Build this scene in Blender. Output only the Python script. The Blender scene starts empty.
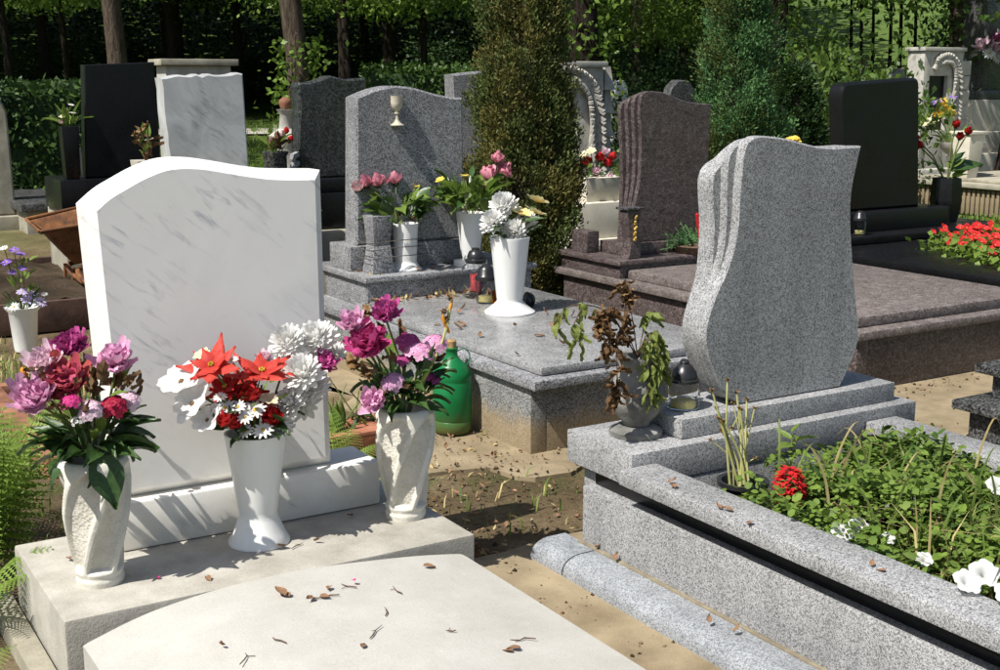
import bpy, bmesh, math, random
import numpy as np
from mathutils import Vector, Matrix, noise as mnoise

random.seed(7); rng = np.random.default_rng(7)
S = bpy.context.scene; COL = S.collection
R = math.radians

# ------------------------------------------------------------------ camera, sky, sun, exposure
# world axes: +Y runs from the foot of the graves to their headstones, +X along the row; z = 0 is the ground
cd = bpy.data.cameras.new('camera'); cam = bpy.data.objects.new('camera', cd); COL.objects.link(cam)
cam.location = (0, 0, 1.6); cam.rotation_euler = (R(90-11.4), 0, R(-31.5))
cd.sensor_width = 36; cd.lens = 36*1.262; cd.clip_end = 500; cd.clip_start = .05
S.camera = cam
SUN_EL, SUN_TH = 54, 11          # elevation; light travels along +X turned 11 degrees towards +Y
w = bpy.data.worlds.new('World'); S.world = w; w.use_nodes = True
wn = w.node_tree; bg = wn.nodes['Background']
sky = wn.nodes.new('ShaderNodeTexSky'); sky.sky_type = 'NISHITA'; sky.sun_disc = False
sky.dust_density = 1.6; sky.ozone_density = .8; sky.sun_elevation = R(SUN_EL); sky.sun_rotation = R(270-SUN_TH)
wn.links.new(sky.outputs[0], bg.inputs[0]); bg.inputs[1].default_value = .085
sd = bpy.data.lights.new('sun', 'SUN'); sd.energy = 5.0; sd.angle = R(.5); sd.color = (1, .965, .90)
sun = bpy.data.objects.new('sun', sd); COL.objects.link(sun)
lt = Vector((math.cos(R(SUN_TH))*math.cos(R(SUN_EL)), math.sin(R(SUN_TH))*math.cos(R(SUN_EL)), -math.sin(R(SUN_EL))))
sun.rotation_euler = lt.to_track_quat('-Z', 'Y').to_euler(); sun.location = (-10, -5, 20)
vs = S.view_settings; vs.view_transform = 'Standard'; vs.look = 'None'; vs.exposure = 0.56; vs.gamma = 1; vs.use_curve_mapping = False
S.cycles.max_bounces = 8; S.cycles.transparent_max_bounces = 8
S.cycles.use_denoising = True

# ------------------------------------------------------------------ materials
class NT:
    def __init__(s, name, rough=.6, spec=.5):
        s.m = bpy.data.materials.new(name); s.m.use_nodes = True; s.t = s.m.node_tree
        s.b = s.t.nodes['Principled BSDF']; s.b.inputs['Roughness'].default_value = rough
        s.b.inputs['Specular IOR Level'].default_value = spec; s.out = s.t.nodes['Material Output']
        s.co = s.t.nodes.new('ShaderNodeTexCoord').outputs['Object']
    def n(s, typ, **kw):
        nd = s.t.nodes.new('ShaderNode'+typ)
        for k, v in kw.items():
            if k.startswith('i_'):
                i = nd.inputs[k[2:].replace('_', ' ')]
                s.put(i, v)
            else: setattr(nd, k, v)
        return nd
    def put(s, i, v):
        if isinstance(v, bpy.types.NodeSocket): s.t.links.new(v, i)
        elif isinstance(v, tuple) and len(v) == 3 and i.type == 'RGBA': i.default_value = (*v, 1)
        else: i.default_value = v
    def noise(s, scale, detail=3, rough=.55, co=None, dist=0):
        return s.n('TexNoise', i_Vector=co or s.co, i_Scale=scale, i_Detail=detail, i_Roughness=rough, i_Distortion=dist).outputs['Fac']
    def voro(s, scale, co=None, feature='F1', out='Color', rnd=1):
        return s.n('TexVoronoi', feature=feature, i_Vector=co or s.co, i_Scale=scale, i_Randomness=rnd).outputs[out]
    def ramp(s, fac, *stops, interp='LINEAR'):
        nd = s.n('ValToRGB'); s.put(nd.inputs[0], fac); cr = nd.color_ramp; cr.interpolation = interp
        while len(cr.elements) < len(stops): cr.elements.new(.5)
        for e, (p, c) in zip(cr.elements, stops):
            e.position = p; e.color = (*c, 1) if isinstance(c, tuple) else (c, c, c, 1)
        return nd.outputs[0]
    def mix(s, f, a, b, mode='MIX'):
        nd = s.n('Mix', data_type='RGBA', blend_type=mode)
        s.put(nd.inputs[0], f); s.put(nd.inputs[6], a); s.put(nd.inputs[7], b); return nd.outputs[2]
    def math(s, op, a, b=0.0):
        nd = s.n('Math', operation=op); s.put(nd.inputs[0], a); s.put(nd.inputs[1], b); return nd.outputs[0]
    def col(s, c): s.put(s.b.inputs['Base Color'], c); return s
    def bump(s, h, strength=.3, dist=.01):
        nd = s.n('Bump', i_Strength=strength, i_Distance=dist, i_Height=h); s.put(s.b.inputs['Normal'], nd.outputs[0]); return s
    def mapping(s, scale=(1,1,1), rot=(0,0,0)):
        return s.n('Mapping', i_Vector=s.co, i_Scale=scale, i_Rotation=rot).outputs[0]
    def geoz(s):
        g = s.n('NewGeometry').outputs['Position']; return s.n('SeparateXYZ', i_Vector=g).outputs[2]

def gray(v, t=(1, 1, 1)): return tuple(v*k for k in t)
def granite(name, lo, mid, hi, scale=190, rough=.45, tint=(1, 1, 1), dirt=0, bump=.08, wear=.25, spec=.4):
    a = NT(name, rough, spec)
    v = a.n('SeparateColor', i_Color=a.voro(scale)).outputs[0]
    nz = a.noise(scale*.45, 3, .7)
    v2 = a.n('SeparateColor', i_Color=a.voro(scale*.42)).outputs[1]
    f = a.math('ADD', a.math('ADD', a.math('MULTIPLY', v, .50), a.math('MULTIPLY', v2, .12)), a.math('MULTIPLY', nz, .46))
    c = a.ramp(f, (.34, gray(lo, tint)), (.47, gray(mid, tint)), (.54, gray(mid, tint)), (.70, gray(hi, tint)))
    stk = a.ramp(a.noise(1.0, 4, .6, a.mapping((9, 9, .9)), .4), (.36, 1-wear*.8), (.6, 1.0))
    big = a.mix(1, stk, a.ramp(a.noise(2.3, 5, .6), (.3, 1-wear), (.7, 1.0)), 'MULTIPLY')
    c = a.mix(1, c, big, 'MULTIPLY')
    if dirt:
        z = a.math('SUBTRACT', 1, a.math('MULTIPLY', a.geoz(), 1/dirt))
        f2 = a.ramp(a.math('ADD', z, a.math('MULTIPLY', a.math('SUBTRACT', a.noise(7, 5), .5), .9)), (.12, 0.), (.5, .5))
        c = a.mix(f2, c, (.36, .25, .1))
    a.col(c); a.bump(nz, bump, .003)
    a.put(a.b.inputs['Roughness'], a.ramp(a.noise(5, 4), (.3, rough-.08), (.7, rough+.12)))
    return a.m
def plain(name, c1, c2, scale=12, rough=.6, bump=0, spec=.4, detail=4, bscale=None):
    a = NT(name, rough, spec); a.col(a.ramp(a.noise(scale, detail, .6), (.32, c1), (.68, c2)))
    if bump: a.bump(a.noise(bscale or scale*4, 4, .65), bump, .01)
    return a.m
def leafy(name, c1, c2, trans=.35, rough=.5, scale=9, spec=.25):
    """leaf or petal: reflects and lets light through; colour varies per face cluster"""
    a = NT(name, rough, spec)
    c = a.ramp(a.noise(scale, 2, .7), (.3, c1), (.7, c2)); a.col(c)
    tr = a.n('BsdfTranslucent'); a.put(tr.inputs[0], c)
    mx = a.n('MixShader'); mx.inputs[0].default_value = trans
    a.t.links.new(a.b.outputs[0], mx.inputs[1]); a.t.links.new(tr.outputs[0], mx.inputs[2]); a.t.links.new(mx.outputs[0], a.out.inputs[0])
    return a.m

MT = {}
MT['gr_light'] = granite('light_grey_granite', .11, .27, .44, 330, .5, (1, 1, 1), wear=.2)
MT['gr_light2'] = granite('pale_blue_grey_granite', .15, .27, .40, 320, .55, (.95, 1, 1.06))
MT['gr_mid'] = granite('mid_grey_granite', .06, .20, .41, 230, .42, (1, 1, 1.03))
MT['gr_mid_dirty'] = granite('mid_grey_granite_splashed', .07, .20, .37, 240, .5, (1, 1, .98), dirt=.20)
MT['gr_slab'] = granite('polished_grey_granite', .13, .26, .40, 260, .24, (1, 1, 1))
MT['gr_dark'] = granite('dark_grey_granite', .012, .05, .14, 120, .3)
MT['gr_black'] = granite('black_granite', .004, .006, .011, 240, .3, (1, 1, 1.1), wear=.1, bump=.02, spec=.3)
MT['gr_green'] = granite('dark_green_granite', .012, .035, .085, 120, .28, (.92, 1, .98))
def brown_stone():
    a = NT('brown_granite', .34, .45)
    co = a.mapping((1, 1, 2.2), (0, R(28), 0))
    f = a.math('ADD', a.math('MULTIPLY', a.noise(16, 8, .72, co, 1.2), .7), a.math('MULTIPLY', a.n('SeparateColor', i_Color=a.voro(140)).outputs[0], .3))
    c = a.ramp(f, (.3, (.022, .017, .017)), (.5, (.072, .054, .053)), (.72, (.17, .14, .132)))
    a.col(c); a.bump(a.noise(120), .06, .003); return a.m
MT['brown'] = brown_stone()
def brown_dusty():
    a = NT('brown_granite_dusty', .5, .35)
    f = a.math('ADD', a.math('MULTIPLY', a.noise(12, 8, .75, None, .8), .7), a.math('MULTIPLY', a.n('SeparateColor', i_Color=a.voro(140)).outputs[0], .3))
    c = a.ramp(f, (.3, (.055, .045, .042)), (.5, (.125, .104, .097)), (.74, (.26, .225, .205)))
    a.col(c); a.bump(a.noise(120), .06, .003); return a.m
MT['brown_dusty'] = brown_dusty()
def marble(name, base, vein, tone=.92, amt=.9, lo=.57, grime=0):
    a = NT(name, .38, .45)
    co = a.mapping((1, 1, 1), (0, R(-40), 0))
    st = a.n('Mapping', i_Vector=co, i_Scale=(7, 7, 34)).outputs[0]
    streak = a.ramp(a.noise(1.0, 3, .6, st, .25), (lo, 0.), (lo+.13, 1.0))
    fine = a.ramp(a.noise(2.4, 4, .7, st, .4), (.35, .35), (.65, 1.0))
    mask = a.ramp(a.noise(2.6, 2, .5, None, .4), (.40, 0.), (.60, 1.0))
    soft = a.ramp(a.noise(3.2, 6, .62, None, 1.5), (.35, tone), (.65, 1.0))
    c = a.mix(1, base, soft, 'MULTIPLY')
    f = a.math('MULTIPLY', a.math('MULTIPLY', streak, fine), a.math('MULTIPLY', mask, amt))
    c = a.mix(f, c, vein)
    if grime:
        z = a.math('SUBTRACT', 1, a.math('MULTIPLY', a.geoz(), 1/grime))
        f2 = a.ramp(a.math('ADD', z, a.math('MULTIPLY', a.math('SUBTRACT', a.noise(9, 6, .7), .5), .9)), (.1, 0.), (.6, .4))
        c = a.mix(f2, c, (.50, .43, .29))
    a.col(c); a.bump(a.noise(60, 4), .04, .003); return a.m
MT['marble'] = marble('white_marble', (.80, .785, .755), (.27, .29, .34), .94, .75, .55, .5)
MT['marble2'] = marble('grey_veined_marble', (.50, .505, .50), (.20, .22, .24), .74, .9, .50)
def concrete(name, c1, c2, pore=.5, scale=5, bump=.25):
    a = NT(name, .85, .2)
    c = a.ramp(a.noise(scale, 6, .65), (.3, c1), (.7, c2))
    p = a.ramp(a.voro(55, out='Distance'), (.0, .55), (.16, 1.0))
    pm = a.ramp(a.noise(28, 3), (.52, 0.), (.6, pore))
    c = a.mix(pm, c, a.mix(1, c, p, 'MULTIPLY'))
    g = a.ramp(a.noise(230, 2), (.3, .84), (.7, 1.0)); c = a.mix(1, c, g, 'MULTIPLY')
    a.col(c); a.bump(a.noise(130, 5, .7), bump, .006); return a.m
MT['conc'] = concrete('pale_concrete', (.30, .28, .235), (.49, .465, .41), .8, 6, .45)
MT['slab'] = concrete('white_stone_slab', (.38, .365, .325), (.47, .455, .415), .9, 4, .18)
MT['conc_tan'] = concrete('tan_concrete', (.15, .115, .068), (.36, .29, .185), .6, 3, .4)
MT['conc_old'] = concrete('weathered_concrete', (.22, .20, .15), (.42, .39, .31), .6, 6, .5)
MT['stone_old'] = concrete('carved_limestone', (.30, .285, .25), (.50, .48, .43), .5, 9, .5)
MT['stone_cream'] = concrete('cream_stone', (.52, .48, .38), (.66, .62, .52), .4, 6, .3)
def hammered():
    a = NT('hammered_cast_stone', .85, .2)
    d = a.voro(120, feature='SMOOTH_F1', out='Distance')
    a.col(a.mix(1, a.ramp(a.noise(12, 4), (.3, (.47, .44, .37)), (.7, (.62, .59, .52))), a.ramp(d, (.1, .92), (.6, 1.)), 'MULTIPLY'))
    a.bump(d, .5, .006); return a.m
MT['hammer'] = hammered()
MT['cast'] = plain('cast_stone', (.50, .475, .41), (.64, .62, .55), 18, .8, .25, .2)
MT['urn'] = plain('grey_stone_urn', (.07, .07, .063), (.29, .28, .255), 9, .75, .5, .25, 6)
def dusty_white():
    a = NT('white_plastic', .36, .45); d = a.ramp(a.noise(7, 7, .72, a.mapping((1, 1, .45))), (.48, 0.), (.78, .42))
    a.col(a.mix(d, (.71, .71, .69), (.40, .36, .28))); a.bump(a.noise(40, 3), .03, .003); return a.m
MT['white_pl'] = dusty_white()
MT['black_pl'] = plain('black_plastic', (.012, .012, .013), (.022, .022, .024), 8, .3, 0, .5)
MT['dark_void'] = plain('dark_painted_plate', (.018, .017, .015), (.03, .028, .024), 30, .8)
def soil(name, a1, a2, a3, sc=9):
    a = NT(name, .95, .1)
    f = a.math('ADD', a.math('MULTIPLY', a.noise(sc*.18, 4, .6), .6), a.math('MULTIPLY', a.noise(sc*5, 6, .75), .4))
    a.col(a.ramp(f, (.36, a1), (.5, a2), (.64, a3)))
    a.bump(a.noise(55, 8, .75), .9, .03); return a.m
MT['soil_bed'] = soil('bed_soil', (.025, .018, .012), (.06, .043, .028), (.12, .09, .06), 14)
def ground_mat():
    a = NT('ground_earth', .95, .1)
    f = a.math('ADD', a.math('MULTIPLY', a.noise(1.6, 5, .6), .62), a.math('MULTIPLY', a.noise(48, 6, .75), .38))
    earth = a.ramp(f, (.36, (.085, .062, .036)), (.5, (.19, .14, .078)), (.62, (.33, .26, .16)))
    grass = a.ramp(a.noise(24, 5, .7), (.3, (.06, .105, .022)), (.7, (.15, .22, .055)))
    grass = a.mix(1, grass, a.ramp(a.noise(.35, 6, .7), (.35, .6), (.65, 1.)), 'MULTIPLY')
    pos = a.n('NewGeometry').outputs['Position']
    ln = a.n('VectorMath', operation='LENGTH'); a.put(ln.inputs[0], pos)
    far = a.ramp(a.math('ADD', a.math('MULTIPLY', ln.outputs['Value'], .05), a.math('MULTIPLY', a.noise(.55, 4), .3)), (.76, 0.), (.90, 1.))
    spots = a.ramp(a.noise(1.1, 5, .7), (.56, 0.), (.66, .55))
    mx = a.math('MAXIMUM', far, spots)
    a.col(a.mix(mx, earth, grass)); a.bump(a.noise(42, 8, .75), 1, .035); return a.m
MT['ground'] = ground_mat()
MT['rust'] = plain('rusty_steel', (.06, .024, .010), (.22, .085, .024), 14, .7, .3)
MT['rust_curb'] = plain('red_brown_curb_paint', (.13, .048, .028), (.30, .14, .075), 7, .8, .4)
MT['terra'] = plain('terracotta', (.26, .09, .05), (.38, .16, .09), 12, .75, .2)
MT['dark_curb'] = plain('dark_brown_curb', (.05, .026, .02), (.10, .055, .04), 10, .7, .2)
MT['wire'] = plain('dull_wire', (.05, .045, .04), (.12, .11, .1), 30, .5)
def bark(name, c1, c2):
    a = NT(name, .95, .1); co = a.mapping((1, 1, .16))
    f = a.noise(26, 6, .7, co, .6); a.col(a.ramp(f, (.35, c1), (.65, c2))); a.bump(f, 1, .06); return a.m
MT['bark'] = bark('grey_brown_bark', (.035, .026, .018), (.15, .115, .085))
MT['bark_dark'] = bark('dark_bark', (.012, .010, .008), (.045, .034, .026))
MT['leaf_tree'] = leafy('broad_leaf_green', (.035, .072, .013), (.085, .15, .026), .4, .5, 1.5)
MT['leaf_tree2'] = leafy('yellow_leaf_green', (.065, .12, .018), (.14, .21, .035), .45, .5, 1.5)
MT['leaf_dark'] = leafy('dark_leaf_green', (.014, .034, .010), (.036, .072, .018), .25, .55, 1.5)
MT['leaf_hedge'] = leafy('hedge_green', (.025, .055, .010), (.06, .11, .02), .2, .5, 4)
MT['yew'] = leafy('olive_yew_needles', (.065, .064, .017), (.17, .152, .04), .2, .6, 5)
MT['juniper'] = leafy('blue_green_scale_leaves', (.05, .13, .045), (.13, .25, .085), .3, .6, 4)
MT['leaf'] = leafy('bouquet_leaf', (.022, .055, .014), (.055, .105, .025), .2, .38, 14, .45)
MT['leaf_light'] = leafy('light_leaf', (.09, .15, .022), (.20, .29, .06), .35, .45, 14)
MT['leaf_bed'] = leafy('ground_cover_leaf', (.08, .15, .02), (.23, .33, .06), .4, .45, 9)
MT['fern'] = leafy('fern_green', (.14, .22, .035), (.25, .36, .07), .4, .5, 9)
MT['grass'] = leafy('grass_blade', (.07, .12, .02), (.19, .26, .06), .35, .5, 5)
MT['straw'] = leafy('dry_blade', (.35, .27, .11), (.55, .45, .22), .3, .6, 9)
MT['stem'] = leafy('green_stem', (.09, .13, .03), (.17, .2, .06), .1, .5, 20)
MT['stem_dry'] = leafy('pale_dry_stem', (.36, .36, .12), (.50, .48, .22), .1, .6, 20)
MT['dry'] = leafy('dry_brown_leaf', (.05, .027, .013), (.17, .095, .042), .15, .8, 25)
MT['wilt'] = leafy('wilted_green_leaf', (.09, .12, .025), (.26, .30, .08), .3, .6, 25)
MT['litter'] = leafy('leaf_litter', (.10, .055, .03), (.33, .19, .11), .1, .85, 14)
MT['twig'] = plain('twig_wood', (.05, .03, .018), (.14, .09, .055), 60, .9)
def petal(name, c1, c2, t=.3, sc=5):
    """petal: darker towards the heart of the bloom, blotched, thin enough to glow"""
    a = NT(name, .55, .2); ln = a.n('VectorMath', operation='LENGTH'); a.put(ln.inputs[0], a.co)
    f = a.math('ADD', a.math('MULTIPLY', a.noise(sc, 4, .7), .75), a.math('MULTIPLY', ln.outputs['Value'], .25))
    c = a.ramp(f, (.3, c1), (.72, c2)); c = a.mix(1, c, a.ramp(a.noise(sc*6, 2), (.35, .86), (.6, 1.)), 'MULTIPLY'); a.col(c)
    tr = a.n('BsdfTranslucent'); a.put(tr.inputs[0], c); mx = a.n('MixShader'); mx.inputs[0].default_value = t
    a.t.links.new(a.b.outputs[0], mx.inputs[1]); a.t.links.new(tr.outputs[0], mx.inputs[2]); a.t.links.new(mx.outputs[0], a.out.inputs[0]); MT[name] = a.m
petal('p_mag', (.36, .035, .17), (.60, .12, .36)); petal('p_mag2', (.42, .03, .14), (.62, .10, .30)); petal('p_pink', (.60, .22, .42), (.78, .48, .64))
petal('p_pale', (.74, .48, .58), (.84, .68, .74)); petal('p_wilt', (.46, .04, .19), (.52, .13, .06), sc=4); petal('p_pink2', (.66, .24, .48), (.82, .52, .66))
petal('p_fuch', (.56, .03, .20), (.70, .08, .30)); petal('p_dpale', (.76, .50, .62), (.82, .68, .74)); petal('p_crim', (.32, .012, .04), (.50, .03, .08))
petal('p_white', (.76, .75, .72), (.85, .85, .83), .45); petal('p_red', (.46, .025, .02), (.62, .085, .06), .3); petal('p_redd', (.30, .008, .008), (.44, .02, .018), .2)
petal('p_red2', (.55, .015, .02), (.66, .05, .045)); petal('p_cream', (.62, .58, .34), (.74, .70, .50)); petal('p_yel', (.72, .50, .05), (.80, .62, .14))
petal('p_yelpale', (.78, .60, .10), (.84, .78, .5), .35, 2); petal('p_rose', (.68, .17, .27), (.84, .46, .52)); petal('p_rosep', (.78, .50, .52), (.82, .62, .62)); petal('p_lav', (.46, .36, .66), (.66, .58, .78))
petal('p_pur', (.20, .09, .50), (.36, .22, .66)); petal('p_dead', (.10, .05, .02), (.30, .19, .08), .1); petal('p_mauve', (.52, .20, .42), (.70, .48, .62)); petal('p_orange', (.70, .26, .02), (.8, .4, .05))
def glass(name, col, rough=.03):
    a = NT(name, rough, .5); a.put(a.b.inputs['Base Color'], col); a.b.inputs['Transmission Weight'].default_value = 1; a.b.inputs['IOR'].default_value = 1.15; return a.m
MT['glass'] = glass('clear_lantern_glass', (.9, .92, .92)); MT['glass_amber'] = glass('amber_glass', (.85, .38, .04)); MT['wax_red'] = plain('red_wax', (.5, .05, .06), (.62, .10, .10), 10, .5); MT['wax'] = plain('yellow_wax', (.55, .45, .16), (.66, .58, .28), 20, .5)
def bottle_mat():
    a = NT('green_plastic', .34, .45)
    z = a.n('SeparateXYZ', i_Vector=a.co).outputs[2]
    d = a.ramp(a.math('ADD', z, a.math('MULTIPLY', a.noise(30, 5), .10)), (.06, 1.), (.16, 0.))
    c = a.mix(d, a.ramp(a.noise(9, 3), (.3, (.008, .20, .055)), (.7, (.025, .30, .10))), (.16, .17, .05))
    a.col(c); tr = a.n('BsdfTranslucent'); a.put(tr.inputs[0], c); mx = a.n('MixShader'); mx.inputs[0].default_value = .45
    a.t.links.new(a.b.outputs[0], mx.inputs[1]); a.t.links.new(tr.outputs[0], mx.inputs[2]); a.t.links.new(mx.outputs[0], a.out.inputs[0]); return a.m
MT['bottle'] = bottle_mat(); MT['cork'] = plain('cork', (.25, .15, .06), (.38, .25, .11), 40, .8)
MT['brass'] = plain('brass', (.45, .28, .05), (.62, .42, .10), 20, .4); MT['ivory'] = plain('ivory_ceramic', (.36, .32, .23), (.56, .52, .42), 20, .4)
MT['yellow_dirt'] = plain('sand_dirt', (.15, .125, .085), (.25, .215, .15), 20, .9, .4)

# ------------------------------------------------------------------ mesh helpers
W = {}
class MB:
    def __init__(s): s.v = []; s.f = []; s.m = []; s.n = 0
    def add(s, V, F, mi=0, M=None):
        V = np.asarray(V, float).reshape(-1, 3)
        if M is not None:
            A = np.array(M); V = V@A[:3, :3].T+A[:3, 3]
        s.v.append(V); s.f += [tuple(i+s.n for i in f) for f in F]; s.m += [mi]*len(F); s.n += len(V); return s
    def box(s, x0, x1, y0, y1, z0, z1, mi=0):
        V = [(x, y, z) for z in (z0, z1) for y in (y0, y1) for x in (x0, x1)]
        return s.add(V, [(0, 2, 3, 1), (4, 5, 7, 6), (0, 1, 5, 4), (2, 6, 7, 3), (0, 4, 6, 2), (1, 3, 7, 5)], mi)
    def frustum(s, x0, x1, y0, y1, z0, z1, g, mi=0):
        V = [(x, y, z0) for y in (y0, y1) for x in (x0, x1)]+[(x, y, z1) for y in (y0-g, y1+g) for x in (x0-g, x1+g)]
        return s.add(V, [(0, 2, 3, 1), (4, 5, 7, 6), (0, 1, 5, 4), (2, 6, 7, 3), (0, 4, 6, 2), (1, 3, 7, 5)], mi)
    def prism(s, out, y0, y1, ch=0, mi=0, back=True):
        """outline (x, z) counter-clockwise seen from -Y, pushed from y0 to y1, front and back edges chamfered"""
        P = np.array(out, float); n = len(P)
        def inset(d):
            e = np.roll(P, -1, 0)-P; e /= np.linalg.norm(e, axis=1)[:, None]+1e-9
            nr = np.stack([-e[:, 1], e[:, 0]], 1); a = nr+np.roll(nr, 1, 0); a /= np.maximum((a*nr).sum(1), .35)[:, None]
            return P+a*d
        rings = [(inset(ch), y0), (P, y0+ch), (P, y1-ch), (inset(ch), y1)] if ch else [(P, y0), (P, y1)]
        V = []; F = []
        for Q, y in rings: V += [(q[0], y, q[1]) for q in Q]
        k = len(rings)
        for r in range(k-1):
            for i in range(n):
                j = (i+1) % n; F.append((r*n+i, (r+1)*n+i, (r+1)*n+j, r*n+j))
        F.append(tuple(range(n))); F.append(tuple((k-1)*n+i for i in reversed(range(n))))
        return s.add(V, F, mi)
    def lathe(s, prof, c=(0, 0, 0), seg=24, mi=0, cap=True, M=None):
        V = []; F = []; k = len(prof)
        for r, z in prof:
            for i in range(seg):
                a = 2*math.pi*i/seg; V.append((c[0]+r*math.cos(a), c[1]+r*math.sin(a), c[2]+z))
        for j in range(k-1):
            for i in range(seg):
                i2 = (i+1) % seg; F.append((j*seg+i, j*seg+i2, (j+1)*seg+i2, (j+1)*seg+i))
        if cap:
            if prof[0][0] > 1e-5: F.append(tuple(reversed(range(seg))))
            if prof[-1][0] > 1e-5: F.append(tuple((k-1)*seg+i for i in range(seg)))
        return s.add(V, F, mi, M)
    def tube(s, pts, rad, seg=6, mi=0):
        P = [Vector(p) for p in pts]; k = len(P); rr = rad if isinstance(rad, (list, tuple)) else [rad]*k
        V = []; F = []; ref = Vector((.31, .17, .93)).normalized()
        for j, p in enumerate(P):
            d = (P[min(j+1, k-1)]-P[max(j-1, 0)]).normalized()
            u = d.cross(ref); u = u.normalized() if u.length > 1e-3 else Vector((1, 0, 0)); v = d.cross(u)
            for i in range(seg):
                a = 2*math.pi*i/seg; V.append(p+(u*math.cos(a)+v*math.sin(a))*rr[j])
        for j in range(k-1):
            for i in range(seg):
                i2 = (i+1) % seg; F.append((j*seg+i, j*seg+i2, (j+1)*seg+i2, (j+1)*seg+i))
        F.append(tuple(reversed(range(seg)))); F.append(tuple((k-1)*seg+i for i in range(seg)))
        return s.add([tuple(v) for v in V], F, mi)
    def mesh(s, name, mats, origin=(0, 0, 0), bevel=0, seg=2, smooth=True, ang=35):
        V = np.concatenate(s.v)-np.array(origin)
        me = bpy.data.meshes.new(name); me.from_pydata(V.tolist(), [], s.f)
        for m in mats: me.materials.append(MT[m] if isinstance(m, str) else m)
        if len(mats) > 1: me.polygons.foreach_set('material_index', s.m)
        if bevel:
            bm = bmesh.new(); bm.from_mesh(me); bmesh.ops.recalc_face_normals(bm, faces=bm.faces)
            ed = [e for e in bm.edges if len(e.link_faces) == 2 and e.calc_face_angle(0) > R(30)]
            bmesh.ops.bevel(bm, geom=ed, offset=bevel, segments=seg, affect='EDGES', profile=.6, clamp_overlap=True); bm.to_mesh(me); bm.free()
        if smooth:
            me.polygons.foreach_set('use_smooth', [True]*len(me.polygons)); me.set_sharp_from_angle(angle=R(ang))
        me.update(); return me
def np_mesh(name, V, F, mats, mi=None):
    V = np.asarray(V, np.float32); F = np.asarray(F, np.int32); k = F.shape[1]
    me = bpy.data.meshes.new(name); me.vertices.add(len(V)); me.vertices.foreach_set('co', V.ravel())
    me.loops.add(F.size); me.loops.foreach_set('vertex_index', F.ravel())
    me.polygons.add(len(F)); me.polygons.foreach_set('loop_start', np.arange(len(F), dtype=np.int32)*k)
    for m in mats: me.materials.append(MT[m])
    if mi is not None: me.polygons.foreach_set('material_index', np.asarray(mi, np.int32))
    me.update(calc_edges=True); me.validate(); return me
def link(name, data, parent=None, loc=(0, 0, 0)):
    o = bpy.data.objects.new(name, data); COL.objects.link(o); o.location = loc
    if parent is not None: o.parent = parent
    return o
def tag(o, label=None, cat=None, group=None, kind=None):
    for k, v in (('label', label), ('category', cat), ('group', group), ('kind', kind)):
        if v: o[k] = v
    return o
def thing(name, label, cat, loc, group=None):
    o = link(name, None, None, loc); o.empty_display_size = .1; W[o] = Vector(loc); return tag(o, label, cat, group)
def solo(name, mb, mats, label, cat, loc, group=None, kind=None, **kw):
    o = link(name, mb.mesh(name, mats, loc, **kw), None, loc); W[o] = Vector(loc); return tag(o, label, cat, group, kind)
def part(name, mb, mats, parent, label=None, **kw):
    o = link(name, mb.mesh(name, mats, W[parent], **kw), parent); W[o] = W[parent]
    return tag(o, label)
def zrot(d, spin=0):
    d = Vector(d).normalized(); return d.to_track_quat('Z', 'Y').to_matrix().to_4x4() @ Matrix.Rotation(spin, 4, 'Z')
def piece(name, me, parent, pos, d=(0, 0, 1), sc=1, spin=0):
    o = link(name, me, parent); s3 = sc if isinstance(sc, (tuple, list)) else (sc, sc, sc)
    o.matrix_local = Matrix.Translation(Vector(pos)-W[parent]) @ zrot(d, spin) @ Matrix.Diagonal((*s3, 1)); return o
def spline(pts, k=6, closed=False):
    P = [np.array(p, float) for p in pts]; n = len(P); out = []
    for i in range(n if closed else n-1):
        g = (lambda j: P[j % n]) if closed else (lambda j: P[min(max(j, 0), n-1)])
        a, b, c, d = g(i-1), g(i), g(i+1), g(i+2)
        for t in np.arange(k)/k:
            out.append(.5*((2*b)+(c-a)*t+(2*a-5*b+4*c-d)*t*t+(3*b-a-3*c+d)*t**3))
    if not closed: out.append(P[-1])
    return [tuple(float(x) for x in p) for p in out]
def U(a, b): return random.uniform(a, b)

# ------------------------------------------------------------------ the setting: ground, paths
def ccw(o):
    a = sum(o[i][0]*o[(i+1) % len(o)][1]-o[(i+1) % len(o)][0]*o[i][1] for i in range(len(o))); return o if a > 0 else o[::-1]
def gz(x, y):
    """the lawn at the back left rises gently"""
    d = math.hypot(x, y); a = math.degrees(math.atan2(x, y)); k = min(1, max(0, (33-a)/5)); return max(0, d-12)*.03*k*k*(3-2*k)
def ground():
    near = np.arange(-2, 16.01, .12); f1 = np.array([-140, -90, -60, -40, -25, -15, -9, -5, -3]); f2 = np.array([17, 19, 22, 26, 31, 37, 45, 55, 70, 90, 120, 160])
    xs = np.concatenate([f1, near, f2]); ys = xs
    X, Y = np.meshgrid(xs, ys); Z = np.zeros_like(X)
    for i in range(X.shape[0]):
        for j in range(X.shape[1]):
            x, y = X[i, j], Y[i, j]; d = math.hypot(x, y)
            z = .010*mnoise.noise(Vector((x*1.1, y*1.1, 0)))+.007*mnoise.noise(Vector((x*4, y*4, 3)))-.012
            if d > 44: z += min((d-44)*.16, 9)
            z += min(gz(x, y), 1.4)
            Z[i, j] = z
    n = len(xs); V = np.stack([X.ravel(), Y.ravel(), Z.ravel()], 1)
    I = np.arange(n*n).reshape(n, n); F = np.stack([I[:-1, :-1].ravel(), I[:-1, 1:].ravel(), I[1:, 1:].ravel(), I[1:, :-1].ravel()], 1)
    me = np_mesh('ground', V, F, ['ground']); me.polygons.foreach_set('use_smooth', [True]*len(me.polygons))
    return tag(link('ground', me), kind='structure')
ground()
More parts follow.
